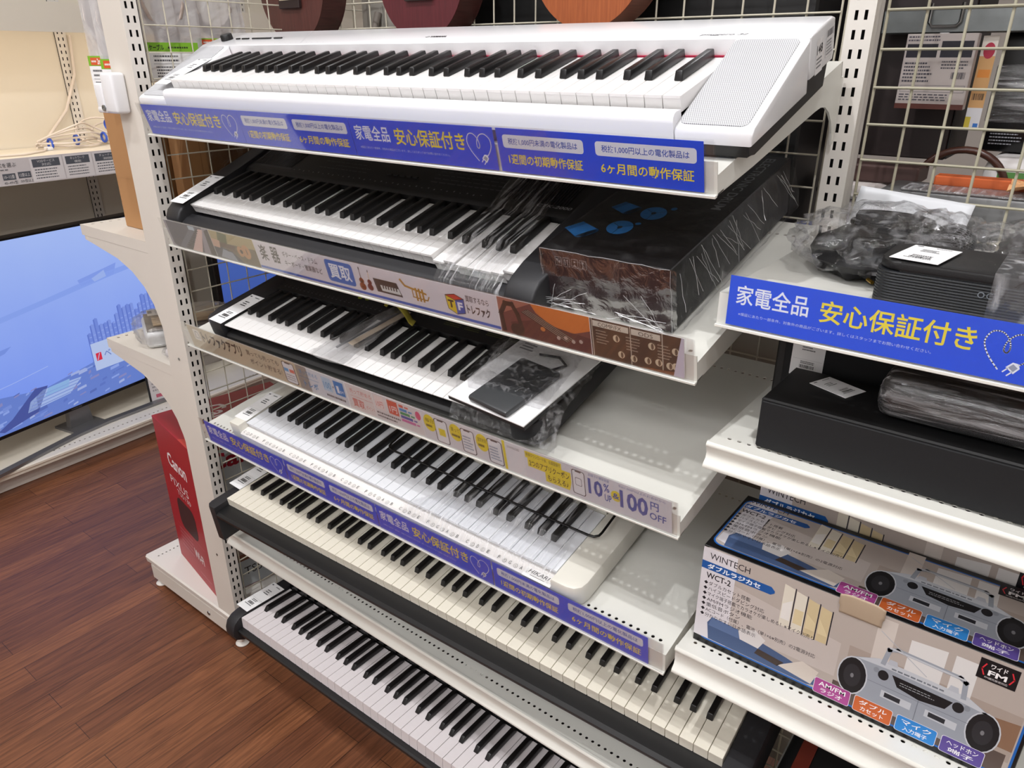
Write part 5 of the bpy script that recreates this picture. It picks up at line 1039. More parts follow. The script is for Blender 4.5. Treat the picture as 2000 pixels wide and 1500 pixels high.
p = Print((1, 0, 0), (0, 1, 0), (0, 0, 1), (0, 0, 0.0600)); p.rect(-0.066, -0.088, -0.012, -0.052, '#e6e2dc'); p.text('ジャンク', -0.062, -0.070, -0.018, -0.056, '#2a2826', 1, bold=0.03); p.bars(-0.058, -0.086, -0.030, -0.076, '#4a4846', n=12); p.build('paper_label', t)
blob('clear_bag', BAG, t, (0, 0, 0.032), (0.098, 0.118, 0.032), 0.12, 2.4, 8, 44, 0.0004, pw=0.6)
t = thing('bagged_part', 'small white part in clear bag beside the post, lower end shelf', 'bag', loc(-0.180, 0.070, 0.8285))
MB().box(-0.030, -0.030, 0.0, 0.030, 0.030, 0.020, 0.008, 3).build('white_part', mat('device_white2', (220, 214, 214), 0.4), t, smooth=40); blob('clear_bag', BAG, t, (0, 0, 0.014), (0.038, 0.040, 0.016), 0.15, 2.2, 4, 30, 0.0004)
t = thing('bagged_part', 'striped cables in clear bag behind side wire grid, lower end shelf', 'bag', loc(-0.130, 0.330, 0.8285))
for i in range(6): MB().tube([(-0.05+i*0.018, -0.10, 0.034), (-0.045+i*0.018, 0.0, 0.046), (-0.05+i*0.018, 0.11, 0.036)], 0.0055, 8).build('cable', mat('cable_a', (188, 164, 138), 0.5) if i % 2 else mat('cable_b', (96, 86, 80), 0.5), t, smooth=60)
blob('clear_bag', BAG, t, (0, 0, 0.030), (0.070, 0.135, 0.032), 0.12, 2.2, 14, 40, 0.0004, pw=0.7)
# red printer carton on the base
RED = mat('printer_red', (166, 22, 36), 0.4)
MC = Matrix(((0.985, 0.174, 0, -0.164), (-0.174, 0.985, 0, 0.0310), (0, 0, 1, 0.0975), (0, 0, 0, 1))) @ Matrix.Translation((-0.288, 0, 0))
t = thing('printer_carton', 'tall red printer carton with white maker name, on the end base', 'box', MC)
MB().box(0, 0, 0, 0.288, 0.36, 0.480, 0.001).build('carton', RED, t)
p = Print((1, 0, 0), (0, 0, 1), (0, -1, 0)); p.text('Canon', 0.075, 0.352, 0.215, 0.398, '#f0e6e6', bold=0.02); p.text('PIXUS', 0.062, 0.290, 0.200, 0.316, '#e8d8d8'); p.text('TS5130', 0.105, 0.268, 0.205, 0.284, '#e0c8c8')
p.rrect(0.078, 0.148, 0.215, 0.252, '#3a1c1e', r=0.03); p.lines(0.05, 0.060, 0.160, 0.135, '#c06a72', n=5, seed=4); p.text('Wi-Fi', 0.150, 0.075, 0.222, 0.105, '#e8dcdc', bold=0.03); p.rect(0.04, 0.142, 0.25, 0.1432, '#c86a70'); p.rect(0.17, 0.03, 0.25, 0.0312, '#d89aa0')
p.build('front_print', t)
p = Print((1, 0, 0), (0, 1, 0), (0, 0, 1), (0, 0, 0.48)); p.text('Canon', 0.05, 0.115, 0.225, 0.185, '#f0e6e6', bold=0.02); p.text('PIXUS', 0.09, 0.065, 0.225, 0.095, '#e8d8d8'); p.poly([(0.20, 0), (0.288, 0), (0.288, 0.09), (0.24, 0.06)], '#c84438'); p.rect(0.262, 0.06, 0.286, 0.14, '#e6e0e0', 1); p.build('top_print', t)
p = Print((0, 1, 0), (0, 0, 1), (1, 0, 0), (0.288, 0, 0)); p.rect(0.002, 0.300, 0.358, 0.456, '#d4dcde'); p.rect(0.002, 0.112, 0.358, 0.300, '#b09a90'); p.rect(0.002, 0.002, 0.358, 0.112, '#8c5a44', 0); p.rect(0.002, 0.002, 0.358, 0.090, '#c6ccd0', 1)
for i in range(6): p.rect(0.002, 0.115+i*0.031, 0.358, 0.118+i*0.031, '#9c8478', 1)
p.text('Canon', 0.035, 0.398, 0.235, 0.448, '#b01c34', 1, bold=0.03); p.poly([(0.02, 0.20), (0.14, 0.212), (0.10, 0.246), (0.03, 0.236)], '#2a4ea0', 1); p.poly([(0.02, 0.20), (0.14, 0.212), (0.12, 0.190), (0.05, 0.182)], '#2f8a6a', 1)
p.rrect(0.06, 0.25, 0.16, 0.33, '#cfd6da', 1, r=0.006); p.rrect(0.19, 0.25, 0.30, 0.33, '#c2cace', 1, r=0.006); p.text('TS5130', 0.085, 0.040, 0.190, 0.066, '#2c2a2c', 2); p.build('side_print', t)

# plastic clamp on the post and the bags hanging on the end unit
t = thing('plastic_clamp', 'white plastic clamp fixed high on the white post', 'clamp', loc(-0.128, 0.0115, 1.405))
MB().box(0.000, -0.030, 0.000, 0.048, -0.0002, 0.078, 0.006, 3).build('clamp_body', WHITEP, t, smooth=40); MB().box(-0.042, -0.026, 0.006, -0.010, -0.016, 0.058, 0.005, 3).build('jaw', WHITEP, t, smooth=40)
MB().box(-0.040, -0.028, 0.000, 0.004, -0.006, 0.012, 0.004, 2).build('jaw_bridge', WHITEP, t, smooth=40); MB().lathe([(0, 0), (0.006, 0), (0.006, 0.003), (0.003, 0.0032), (0.003, 0.002), (0, 0.002)], 16, M=Matrix.Translation((-0.006, -0.0285, 0.010)) @ Matrix.Rotation(R(90), 4, 'X')).build('screw', METAL, t, smooth=40)
BAGM = clear('hanging_bag', (0.90, 0.88, 0.87), 0.05, 0.34, 0.10, crinkle=0.8, cscale=20, sheen=0.3)
GREEN, ORG = '#7fb82a', '#d8582e'
def hangbag(x, y, zt, wd, ht, rz, label, sticker=True, seed=1, fill=(206, 196, 190), price=True):
    t = thing('hanging_bag', label, 'bag', loc(x, y, zt, rz), 'bagged cables hanging on the end unit')
    mb = MB(); n = 14
    for sd in (-1, 1):
        mb.grid(lambda a, b: (wd*(a-0.5)+0.004*nz(b*4, a*3, seed), sd*(0.0015+0.014*math.sin(math.pi*a)*math.sin(math.pi*min(1, b*1.1))*(1+0.5*nz(a*4, b*5, seed+sd))), -ht*b), n, 18)
    mb.build('film', BAGM, t, smooth=60)
    mb = MB()
    for q in range(4): mb.tube([(wd*0.30*math.cos(R(a)), 0.004*math.sin(R(a*3))+0.003*(q-1.5), -ht*0.36+ht*0.24*math.sin(R(a))-0.006*q) for a in range(0, 360, 20)], 0.0040, 6, closed=True)
    mb.build('cable_coil', mat('coil_%d' % seed, fill, 0.5), t, smooth=60)
    MB().box(-wd*0.36, -0.0165, -ht*0.985, wd*0.42, -0.0155, -ht*0.70).build('label_card', PAPER, t)
    p = Print((1, 0, 0), (0, 0, 1), (0, -1, 0), (-wd*0.36, -0.0165, -ht*0.985)); W, H = wd*0.78, ht*0.285
    p.rect(0, H*0.76, W, H, GREEN, 1)
    if sticker: p.rect(W*0.10, H*0.78, W*0.56, H*0.96, ORG, 2); p.text('2m' if seed % 2 else '2.0', W*0.38, H*0.80, W*0.52, H*0.94, '#f4ece6', 3, bold=0.03); p.lines(W*0.14, H*0.82, W*0.35, H*0.92, '#f4ece6', 3, n=1, seed=seed)
    else: p.text('ケーブル', W*0.06, H*0.80, W*0.34, H*0.95, '#1e2a12', 2, bold=0.03); p.lines(W*0.42, H*0.82, W*0.95, H*0.92, '#2a3a18', 2, n=1, seed=seed)
    p.lines(W*0.12, H*0.48, W*0.62, H*0.70, '#5a5a5e', 1, n=2, seed=seed+2, h=0.4); p.rect(W*0.10, H*0.44, W*0.92, H*0.45, '#88888c', 1); p.lines(W*0.14, H*0.08, W*0.60, H*0.40, '#4a4a4e', 1, n=4, seed=seed+5, h=0.45); p.lines(W*0.66, H*0.10, W*0.92, H*0.40, '#4a4a4e', 1, n=4, seed=seed+7, h=0.5)
    p.build('label_print', t)
    MB().tube([(0, 0.05 if rz == 0 else 0.0, 0.004), (0, 0, 0.0), (0, -0.006, 0.008)], 0.0022, 6).build('hook', METAL, t, smooth=60)
hangbag(-0.215, 0.075, 1.712, 0.120, 0.292, 12, 'clear cable bag with orange price sticker, just left of white post', True, 1)
hangbag(-0.300, 0.085, 1.724, 0.110, 0.300, 8, 'clear cable bag at far left, half behind another bag', True, 3)
hangbag(-0.155, 0.160, 1.728, 0.135, 0.268, 62, 'clear cable bag with long green label and no orange sticker, behind grid', False, 2, (196, 180, 170))
hangbag(-0.150, 0.275, 1.706, 0.125, 0.222, 62, 'clear cable bag with orange sticker above left end of white keyboard', True, 5, (210, 200, 194))
hangbag(-0.240, 0.215, 1.740, 0.070, 0.330, 70, 'narrow clear bag with brown cable behind the grid', False, 4, (150, 106, 78))

# ------------------------------------------------------------------ television wall on the left
TW = Matrix.Translation((-1.440, 0, 0)) @ Matrix.Rotation(R(2.5), 4, 'Z')
TVP = mat('tv_wall_paint', (232, 224, 208), 0.5, var=0.03)
def tbox(name, par, x0, y0, z0, x1, y1, z1, m, b=0.0): return MB().box(x0, y0, z0, x1, y1, z1, b).build(name, m, par)
t = thing('tv_wall_plinth', 'long low cream plinth with perforated top under the televisions', 'plinth', TW)
mb = MB(); b2 = MB(); hole_rows(b2.bm, 0, 4.2, 0.028, 0.042, 0.090, pitch=0.02, r=0.004)
for v in b2.bm.verts: v.co = Vector((-v.co.y, v.co.x-1.4, v.co.z))
me = bpy.data.meshes.new('tmp'); b2.bm.to_mesh(me); b2.bm.free(); mb.bm.from_mesh(me)
mb.face([(0, -1.4, 0.090), (-0.028, -1.4, 0.090), (-0.028, 2.8, 0.090), (0, 2.8, 0.090)]); mb.face([(-0.042, -1.4, 0.090), (-0.56, -1.4, 0.090), (-0.56, 2.8, 0.090), (-0.042, 2.8, 0.090)])
vs = [(0, 0.0898), (0.006, 0.086), (0.006, 0.078), (0.0, 0.074), (0.0, 0.062), (-0.01, 0.058), (-0.02, 0.058), (-0.02, 0.089)]
mb.ext(vs, -1.4, 2.8, 'y'); mb.build('plinth_top', TVP, t, wn=False)
tbox('kick_panel', t, -0.045, -1.4, 0.002, -0.035, 2.8, 0.058, mat('kick_grey', (206, 198, 188), 0.5))
t = thing('tv_wall_back', 'cream back panel behind televisions and wall shelf', 'panel', TW)
for i, (a, b) in enumerate(((-1.4, -0.16), (-0.115, 0.745), (0.79, 1.65), (1.695, 2.8))): tbox('back_panel', t, -0.575, a, 0.091, -0.555, b, 2.3, TVP)
for y in (-0.16, 0.745, 1.65):
    mb = MB(); 
    slots(mb, (-0.549, y, 0.091), (0, 1, 0), 0, 2.2, 0.045, cols=((0.010, 0.0145), (0.028, 0.0325))); mb.box(-0.575, y, 0.091, -0.5745, y+0.045, 2.29)
    mb.build('slotted_post', POSTP, t, wn=False); MB().box(-0.565, y+0.002, 0.1, -0.563, y+0.043, 2.28).build('slot_shade', DARK, t)  # wall posts also get a dark sheet as painted slot shade
t = thing('wall_shelf', 'cream wall shelf above the television with a strip of grey-headed price guides', 'shelf', TW)
tbox('shelf_board', t, -0.548, -1.2, 1.150, -0.162, 2.4, 1.172, TVP); MB().ext([(-0.160, 1.086), (-0.150, 1.086), (-0.1515, 1.178), (-0.1615, 1.178)], -1.2, 2.4, 'y').build('price_strip', mat('strip_white', (214, 208, 208), 0.5), t)
p = Print((0, 1, 0), (0, 0, 1), (1, 0, 0), (-0.1497, 0, 0)); gr = '#5a5e66'
p.text('画面サイズと形式を選ぶ', 0.14, 1.150, 0.315, 1.166, '#44464c'); p.lines(0.16, 1.138, 0.335, 1.146, '#77777c', n=1, seed=2)
p.rect(0.262, 1.106, 0.305, 1.128, gr); p.text('10~12畳', 0.266, 1.111, 0.301, 1.123, '#e4e2e2', 1); p.text('40~49V型', 0.262, 1.091, 0.308, 1.102, '#44464c'); p.rect(0.314, 1.108, 0.358, 1.130, gr); p.text('12畳以上', 0.318, 1.113, 0.354, 1.125, '#e4e2e2', 1); p.text('50V型以上', 0.318, 1.092, 0.362, 1.103, '#44464c')
for a, b, s_, q_ in ((0.362, 0.478, 'VODサービス', '対応'), (0.482, 0.590, 'ネットワーク', '機能'), (0.594, 0.712, 'チューナー数', '（裏番組録画）')):
    p.rect(a, 1.090, b, 1.174, '#e8e4e4'); p.rect(a+0.008, 1.140, b-0.010, 1.169, gr, 1); p.text(s_, a+0.026, 1.156, b-0.028, 1.166, '#e4e2e2', 2); p.text(q_, a+0.040, 1.144, b-0.042, 1.153, '#e4e2e2', 2); p.lines(a+0.012, 1.096, b-0.014, 1.136, '#66686e', 1, n=4, seed=int(a*100), h=0.4)
for k_ in range(3): p.rect(0.80+k_*0.13, 1.092, 0.92+k_*0.13, 1.172, '#e8e4e4'); p.rect(0.81+k_*0.13, 1.140, 0.91+k_*0.13, 1.168, gr, 1)
p.build('guide_print', t)
t = thing('wall_shelf', 'upper wall shelf above the lit cream panel', 'shelf', TW); tbox('shelf_board', t, -0.548, -1.2, 1.640, -0.20, 2.4, 1.668, TVP); tbox('front_board', t, -0.199, -1.2, 1.600, -0.185, 2.4, 1.70, TVP)
t = thing('shelf_lamp', 'slim warm strip lamp under the upper wall shelf', 'lamp', TW); tbox('lamp_bar', t, -0.235, -1.0, 1.622, -0.205, 2.2, 1.639, TVP)
L_ = lamp('strip_light', 0, 0, 0, 0.02, 5.2, (1.0, 0.86, 0.70), sy=2.6); L_.matrix_world = TW @ Matrix.Translation((-0.225, 0.5, 1.619)) @ Matrix.Rotation(R(25), 4, 'Y')
# cables on the wall shelf
CAB = mat('cable_white', (228, 216, 204), 0.45)
t = thing('cable_bundle', 'bundle of white cables tied with blue clips on the wall shelf', 'cable', TW)
rnd = random.Random(5); mb = MB()
for q in range(6):
    ph = rnd.uniform(0, 6); mb.tube([(-0.40+0.05*math.sin(a*0.35+ph)+0.008*q, 0.52+0.30*(a/20), 1.180+0.006*q+0.030*max(0, math.sin(a*0.16))*(q % 3)) for a in range(21)], 0.004, 7)
mb.tube([(-0.46+0.06*math.cos(R(a)), 0.80+0.07*math.cos(R(a)), 1.225+0.055*math.sin(R(a))) for a in range(0, 360, 15)], 0.004, 7, closed=True); mb.tube([(-0.45+0.05*math.cos(R(a)), 0.835+0.05*math.cos(R(a)), 1.215+0.045*math.sin(R(a))) for a in range(0, 360, 15)], 0.004, 7, closed=True)
mb.build('cables', CAB, t, smooth=60)
for y, z in ((0.555, 1.196), (0.66, 1.204), (0.775, 1.205), (0.80, 1.255)): MB().tube([(-0.385+0.020*math.cos(R(a)), y, z+0.018*math.sin(R(a))) for a in range(0, 360, 30)], 0.005, 6, closed=True).build('blue_clip', mat('clip_blue', (50, 90, 200), 0.4), t, smooth=60)
t = thing('cable', 'white cable hanging down the lit panel onto the wall shelf', 'cable', TW)
MB().tube([(-0.540, 0.800, 1.60), (-0.538, 0.785, 1.45), (-0.530, 0.715, 1.31), (-0.515, 0.620, 1.22), (-0.49, 0.560, 1.1785)], 0.0065, 8).build('cord', CAB, t, smooth=60)
t = thing('cable', 'white cable with plug lying along the wall shelf', 'cable', TW)
MB().tube([(-0.34, 0.05, 1.177), (-0.30, 0.25, 1.177), (-0.27, 0.40, 1.1765), (-0.33, 0.50, 1.177), (-0.37, 0.53, 1.182)], 0.0042, 8).build('cord', CAB, t, smooth=60); MB().box(-0.385, 0.525, 1.1725, -0.365, 0.555, 1.187, 0.004, 2).build('plug', WHITEP, t, smooth=40)

# televisions
def scr(name, c1, c2, s):
    m = bpy.data.materials.new(name); m.use_nodes = True; nt = m.node_tree; N = nt.nodes.new; L = nt.links.new; b = nt.nodes['Principled BSDF']
    tc = N('ShaderNodeTexCoord'); sp = N('ShaderNodeSeparateXYZ'); L(tc.outputs['Object'], sp.inputs[0])
    n = N('ShaderNodeTexNoise'); n.inputs['Scale'].default_value = 3; n.inputs['Detail'].default_value = 4; L(tc.outputs['Object'], n.inputs['Vector'])
    mr = N('ShaderNodeMapRange'); mr.inputs[1].default_value = 0.0; mr.inputs[2].default_value = 0.7; L(sp.outputs['Z'], mr.inputs[0])
    ad = N('ShaderNodeMath'); ad.operation = 'MULTIPLY_ADD'; ad.inputs[1].default_value = 0.35; L(n.outputs['Fac'], ad.inputs[0]); L(mr.outputs[0], ad.inputs[2])
    sb = N('ShaderNodeMath'); sb.operation = 'SUBTRACT'; sb.inputs[1].default_value = 0.17; L(ad.outputs[0], sb.inputs[0])
    r = N('ShaderNodeValToRGB'); r.color_ramp.elements[0].color = (*srgb(c1), 1); r.color_ramp.elements[1].color = (*srgb(c2), 1); L(sb.outputs[0], r.inputs[0])
    L(r.outputs[0], b.inputs['Emission Color']); b.inputs['Emission Strength'].default_value = s; b.inputs['Base Color'].default_value = (0.01, 0.01, 0.012, 1); b.inputs['Roughness'].default_value = 0.3
    return m
def glow(h, s=1.0):
    return mat('lit_'+h, (2, 2, 3), 0.3, emit=h, estr=s)
BEZ = mat('tv_bezel', (12, 12, 14), 0.3)
ang = R(10.7)
TVM = Matrix.Translation((-1.53, -0.012, 0.185)) @ Matrix.Rotation(ang, 4, 'Z')     # local y runs along the screen, x faces the aisle
t = thing('television', 'large television with a blue misty harbour picture', 'television', TVM)
tbox('back_case', t, -0.055, -0.30, 0.0, -0.0002, 0.952, 0.728, BEZ, 0.006)
mb = MB()
for a in ((-0.30, 0.0, 0.9269, 0.012), (-0.30, 0.720, 0.9269, 0.728), (-0.30, 0.012, -0.292, 0.720), (0.927, 0.0, 0.952, 0.728)): mb.box(0, a[0], a[1], 0.008, a[2], a[3])
mb.build('bezel', BEZ, t)
o = MB().box(0.0, -0.2919, 0.0121, 0.003, 0.9269, 0.7199).build('screen', scr('screen_blue', (112, 144, 244), (166, 190, 250), 1.0), t)
p = Print((0, 1, 0), (0, 0, 1), (1, 0, 0), (0.003, 0, 0), eps=0.0002, base=0.0004); H0 = 0.0121
# faint far coast, rows of tower blocks, a white card and the town below them
p.poly([(-0.29, 0.405), (0.05, 0.44), (0.30, 0.475), (0.55, 0.515), (0.80, 0.54), (0.92, 0.545), (0.92, 0.535), (0.60, 0.498), (0.30, 0.455), (0.05, 0.42), (-0.29, 0.385)], glow('#8ba6f2'), 0)
p.poly([(0.44, 0.512), (0.62, 0.545), (0.60, 0.500), (0.45, 0.485)], glow('#86a0ee'), 0); p.poly([(0.50, 0.505), (0.56, 0.528), (0.565, 0.500), (0.51, 0.490)], glow('#9fb6f2'), 1)
p.poly([(-0.29, 0.285), (0.04, 0.325), (0.13, 0.335), (0.10, 0.315), (-0.1, 0.27), (-0.29, 0.25)], glow('#7a95e6'), 0)
rnd = random.Random(3)
p.poly([(0.37, 0.10), (0.927, 0.12), (0.927, 0.40), (0.80, 0.36), (0.62, 0.27), (0.45, 0.20)], glow('#7590e0'), 1)
for i in range(26):
    a = 0.425+i*0.0193; f = i/26; top = 0.290+0.135*f+0.020*math.sin(i*0.9)+0.012*(i % 3); base = 0.16+0.13*f
    p.poly([(a, base), (a+0.0195, base), (a+0.0195, top-0.004), (a+0.010, top), (a, top-0.006)], glow('#8299e6' if i % 2 else '#768ee0'), 2); p.poly([(a, base), (a+0.006, base), (a+0.006, top-0.004), (a, top-0.006)], glow('#657dd2'), 3)
    for q in range(5): p.rect(a+0.008, base+0.02+q*0.022, a+0.0185, base+0.024+q*0.022, glow('#93a8ee'), 4)
p.poly([(-0.29, 0.012), (0.927, 0.012), (0.927, 0.235), (0.80, 0.20), (0.60, 0.165), (0.45, 0.170), (0.33, 0.150), (0.20, 0.13), (-0.05, 0.17), (-0.29, 0.19)], glow('#6a84d2'), 5)
for i in range(120):
    a = rnd.uniform(-0.28, 0.88); z = rnd.uniform(0.016, 0.150); wd = rnd.uniform(0.012, 0.045); h = rnd.uniform(0.004, 0.014)
    p.poly([(a, z), (a+wd, z+0.005), (a+wd, z+h+0.005), (a+0.003, z+h)], glow(rnd.choice(('#8fa6ea', '#5a70bc', '#a4b4e6', '#7a92dc', '#8a8cc4', '#6078c8'))), 6+i % 3)
p.poly([(0.12, 0.06), (0.30, 0.075), (0.36, 0.125), (0.20, 0.13), (0.14, 0.10)], glow('#a6bcec'), 9); p.poly([(0.20, 0.10), (0.30, 0.105), (0.31, 0.135), (0.22, 0.13)], glow('#8fb6e6'), 10)
for q in range(4): p.line([(0.13+q*0.012, 0.068+q*0.014), (0.31+q*0.012, 0.080+q*0.013)], 0.003, glow('#7b90d6'), 10)
p.poly([(0.02, 0.02), (0.16, 0.05), (0.22, 0.14), (0.17, 0.145), (0.06, 0.06), (0.0, 0.03)], glow('#4a58a0'), 9); p.line([(-0.29, 0.155), (0.10, 0.195), (0.24, 0.215)], 0.0015, glow('#b4c6f6'), 9)
p.rect(0.428, 0.125, 0.770, 0.243, glow('#b8c8ee'), 10); p.rect(0.4410, 0.165, 0.4660, 0.198, glow('#d8324a'), 11); p.line([(0.446, 0.169), (0.458, 0.194)], 0.003, glow('#b8c8ee'), 12); p.text('ベリスタ', 0.478, 0.168, 0.610, 0.202, glow('#6a80c4'), 11, bold=0.01)
p.build('screen_picture', o)
p = Print((0, 1, 0), (0, 0, 1), (1, 0, 0), (0.008, 0, 0)); p.text('HISENSE', 0.285, 0.0035, 0.330, 0.0085, '#7a7a7e'); p.build('maker_lettering', t)
SIL = mat('stand_silver', (140, 140, 142), 0.35, metal=0.7)
mb = MB(); pp = [(0.10, -0.38, 0.004), (0.075, -0.10, 0.005), (0.050, 0.10, 0.006), (0.030, 0.26, 0.010), (0.030, 0.40, 0.010), (0.055, 0.60, 0.006), (0.090, 0.85, 0.004)]
zb = 0.0905-0.185
for a, b in zip(pp, pp[1:]): mb.hexa([(a[0], a[1], zb), (a[0]+0.030, a[1], zb), (b[0]+0.030, b[1], zb), (b[0], b[1], zb), (a[0], a[1], zb+0.012), (a[0]+0.030, a[1], zb+0.012), (b[0]+0.030, b[1], zb+0.012), (b[0], b[1], zb+0.012)])
mb.box(-0.10, 0.26, zb, 0.03, 0.40, zb+0.010); mb.hexa([(-0.05, 0.28, zb+0.01), (-0.02, 0.28, zb+0.01), (-0.02, 0.38, zb+0.01), (-0.05, 0.38, zb+0.01), (-0.045, 0.29, 0.02), (-0.02, 0.29, 0.02), (-0.02, 0.37, 0.02), (-0.045, 0.37, 0.02)])
mb.build('stand', SIL, t)
TV2 = Matrix.Translation((-1.72, 1.075, 0.185)) @ Matrix.Rotation(R(4), 4, 'Z')
t = thing('television', 'second television with plain blue screen, seen through the side wire grid', 'television', TV2)
tbox('back_case', t, -0.05, 0.0, 0.0, -0.0002, 1.10, 0.64, BEZ, 0.005); mb = MB()
for a in ((0, 0.0, 1.10, 0.014), (0, 0.628, 1.10, 0.64), (0.0, 0.014, 0.022, 0.628), (1.086, 0.014, 1.10, 0.628)): mb.box(0, a[0], a[1], 0.008, a[2], a[3])
mb.build('bezel', BEZ, t); MB().box(0, 0.0221, 0.0141, 0.003, 1.0859, 0.6279).build('screen', scr('screen_blue2', (52, 84, 176), (90, 122, 206), 0.8), t)
MB().box(-0.06, 0.30, zb+0.0005, 0.10, 0.80, zb+0.010, 0.003).build('stand', SIL, t); MB().box(-0.045, 0.50, zb+0.0105, -0.02, 0.60, 0.02).build('stand_neck', SIL, t)
t = thing('price_poster', 'small white card in a dark frame beside the television foot', 'poster', TW @ loc(-0.125, 0.60, 0.0908, -8))
MB().box(-0.006, 0, 0, 0.0, 0.20, 0.135, 0.002).build('dark_frame', CHAR, t); p = Print((0, 1, 0), (0, 0, 1), (1, 0, 0)); p.rect(0.008, 0.008, 0.192, 0.127, '#e2dede'); p.rect(0.03, 0.022, 0.15, 0.038, '#d46a80', 1); p.lines(0.02, 0.05, 0.18, 0.115, '#a8a4a6', 1, n=4, seed=3); p.build('card_print', t)

# ------------------------------------------------------------------ ukuleles hung in front of the back grid
def ukulele(x, zc, label, top, side, bridge=True):
    t = thing('ukulele', label, 'ukulele', loc(x, 0.3840, zc), 'ukuleles on the back grid')
    def outline(s=1.0):
        pts = []
        for k in range(64):
            a = 2*math.pi*k/64; sx, sz = math.sin(a), -math.cos(a)
            lo = 0.116*s; r = lo*(1+0.02*math.cos(2*a)); X, Z = r*sx, r*sz*1.02
            if sz > 0: X = sx*(0.116-0.028*min(1, sz*1.2)+0.0*sz)*s; Z = sz*0.225*s; X *= 1-0.20*math.exp(-((sz-0.42)/0.20)**2)
            pts.append((X, Z))
        return pts
    o = outline(); MB().ext(o, 0.0022, 0.0640, 'y').build('body_sides', side, t, smooth=50); MB().ext(outline(1.004), 0, 0.0021, 'y').build('soundboard', top, t)
    MB().ext(outline(1.004), 0.0641, 0.0660, 'y').build('back_board', side, t)
    MB().lathe([(0, 0), (0.028, 0), (0.028, 0.0004), (0, 0.0004)], 28, M=Matrix.Translation((0, -0.0001, 0.10)) @ Matrix.Rotation(R(90), 4, 'X')).build('sound_hole', DARK, t)
    MB().box(-0.017, -0.010, 0.20, 0.017, 0.012, 0.44, 0.003).build('neck', side, t); MB().box(-0.019, -0.0125, 0.14, 0.019, -0.0102, 0.44).build('fretboard', EBONYM, t)
    MB().ext([(-0.020, 0.44), (0.020, 0.44), (0.030, 0.52), (0.022, 0.545), (-0.022, 0.545), (-0.030, 0.52)], -0.006, 0.008, 'y', bevel=0.001).build('headstock', side, t)
    for sx in (-1, 1):
        for z in (0.465, 0.500): MB().lathe([(0, -0.012), (0.003, -0.012), (0.003, 0.016), (0.007, 0.018), (0.007, 0.026), (0, 0.026)], 10, M=Matrix.Translation((sx*0.030, 0.0, z)) @ Matrix.Rotation(R(90*sx), 4, 'Y')).build('tuning_peg', WHITEP, t, smooth=40)
    if bridge:
        MB().box(-0.036, -0.0085, -0.050, 0.036, -0.0002, -0.032, 0.001).build('bridge', mat('bridge_dark', (44, 30, 28), 0.5), t); MB().box(-0.030, -0.0100, -0.0335, 0.030, -0.0084, -0.0310).build('saddle', mat('saddle_bone', (226, 214, 190), 0.4), t)
        for i in range(4): MB().tube([(-0.021+0.014*i, -0.0112, -0.032), (-0.012+0.008*i, -0.0145, 0.44)], 0.0006, 5).build('string', mat('string_dark', (60, 54, 52), 0.5), t)
UM1 = wood('mahogany_brown', (74, 40, 36), (92, 52, 46), (30, 30, 2)); UM1s = wood('mahogany_brown_side', (66, 36, 34), (88, 50, 46), (30, 2, 30))
UM2 = wood('burgundy_wood', (78, 28, 34), (94, 36, 42), (30, 30, 2)); UM3 = wood('orange_mahogany', (142, 72, 36), (170, 92, 48), (40, 40, 2)); UM3s = wood('pale_mahogany_side', (120, 78, 66), (140, 94, 80), (30, 2, 30))
ukulele(-0.008, 1.662, 'dull brown ukulele with dark bridge, leftmost above the white keyboard', UM1, UM1s)
ukulele(0.392, 1.662, 'dark red ukulele, middle one above the white keyboard', UM2, UM1s)
ukulele(0.776, 1.674, 'orange brown ukulele, rightmost above the white keyboard', UM3, UM3s)

# ------------------------------------------------------------------ the other side of the run, behind the grids
t = thing('gondola_shelf', 'cream shelf of the far side in painted shade, behind the right wire grid', 'shelf', loc(0, 0, 0)); MB().box(-0.02, 0.475, 1.150, 2.3, 0.90, 1.185, 0.002).build('deck', mat('shade_paint', (190, 182, 168), 0.5), t)  # cream deck colour darkened to suggest shade on the far side
for x in (0.3, 1.1, 1.9): MB().box(x, 0.48, 1.02, x+0.003, 0.88, 1.149).build('bracket', POSTP, t)
t = thing('far_back_board', 'grey back boards closing the far side below the wire grids', 'panel', loc(0, 0, 0)); MB().box(0.25, 0.478, 0.10, 2.2, 0.492, 1.149).build('board', mat('far_board', (150, 142, 130), 0.6), t)
t = thing('black_amplifier', 'large black cabinet behind ukuleles and back wire grid', 'amplifier', loc(0.352, 0.52, 1.1855)); MB().box(0, 0, 0, 0.763, 0.34, 0.62, 0.004).build('cabinet', mat('amp_black', (13, 13, 14), 0.45), t)
for x in (0.02, 0.718): MB().box(x, -0.006, 0.46, x+0.025, -0.0002, 0.52, 0.002).build('corner_bracket', CHAR, t)
t = thing('carry_bag', 'grey beige soft bag standing behind the grid between two ukuleles', 'bag', loc(0.02, 0.54, 1.1855)); MB().box(0, 0, 0, 0.30, 0.22, 0.56, 0.05, 4).build('bag_body', mat('bag_beige', (150, 146, 138), 0.55), t, smooth=40)
MB().tube([(0.09, -0.004, 0.42), (0.09, -0.03, 0.36), (0.15, -0.04, 0.33), (0.21, -0.03, 0.36), (0.21, -0.004, 0.42)], 0.009, 8).build('handle', mat('bag_handle', (120, 112, 104), 0.6), t, smooth=60)
BRN = mat('brown_black_cabinet', (42, 30, 29), 0.5)
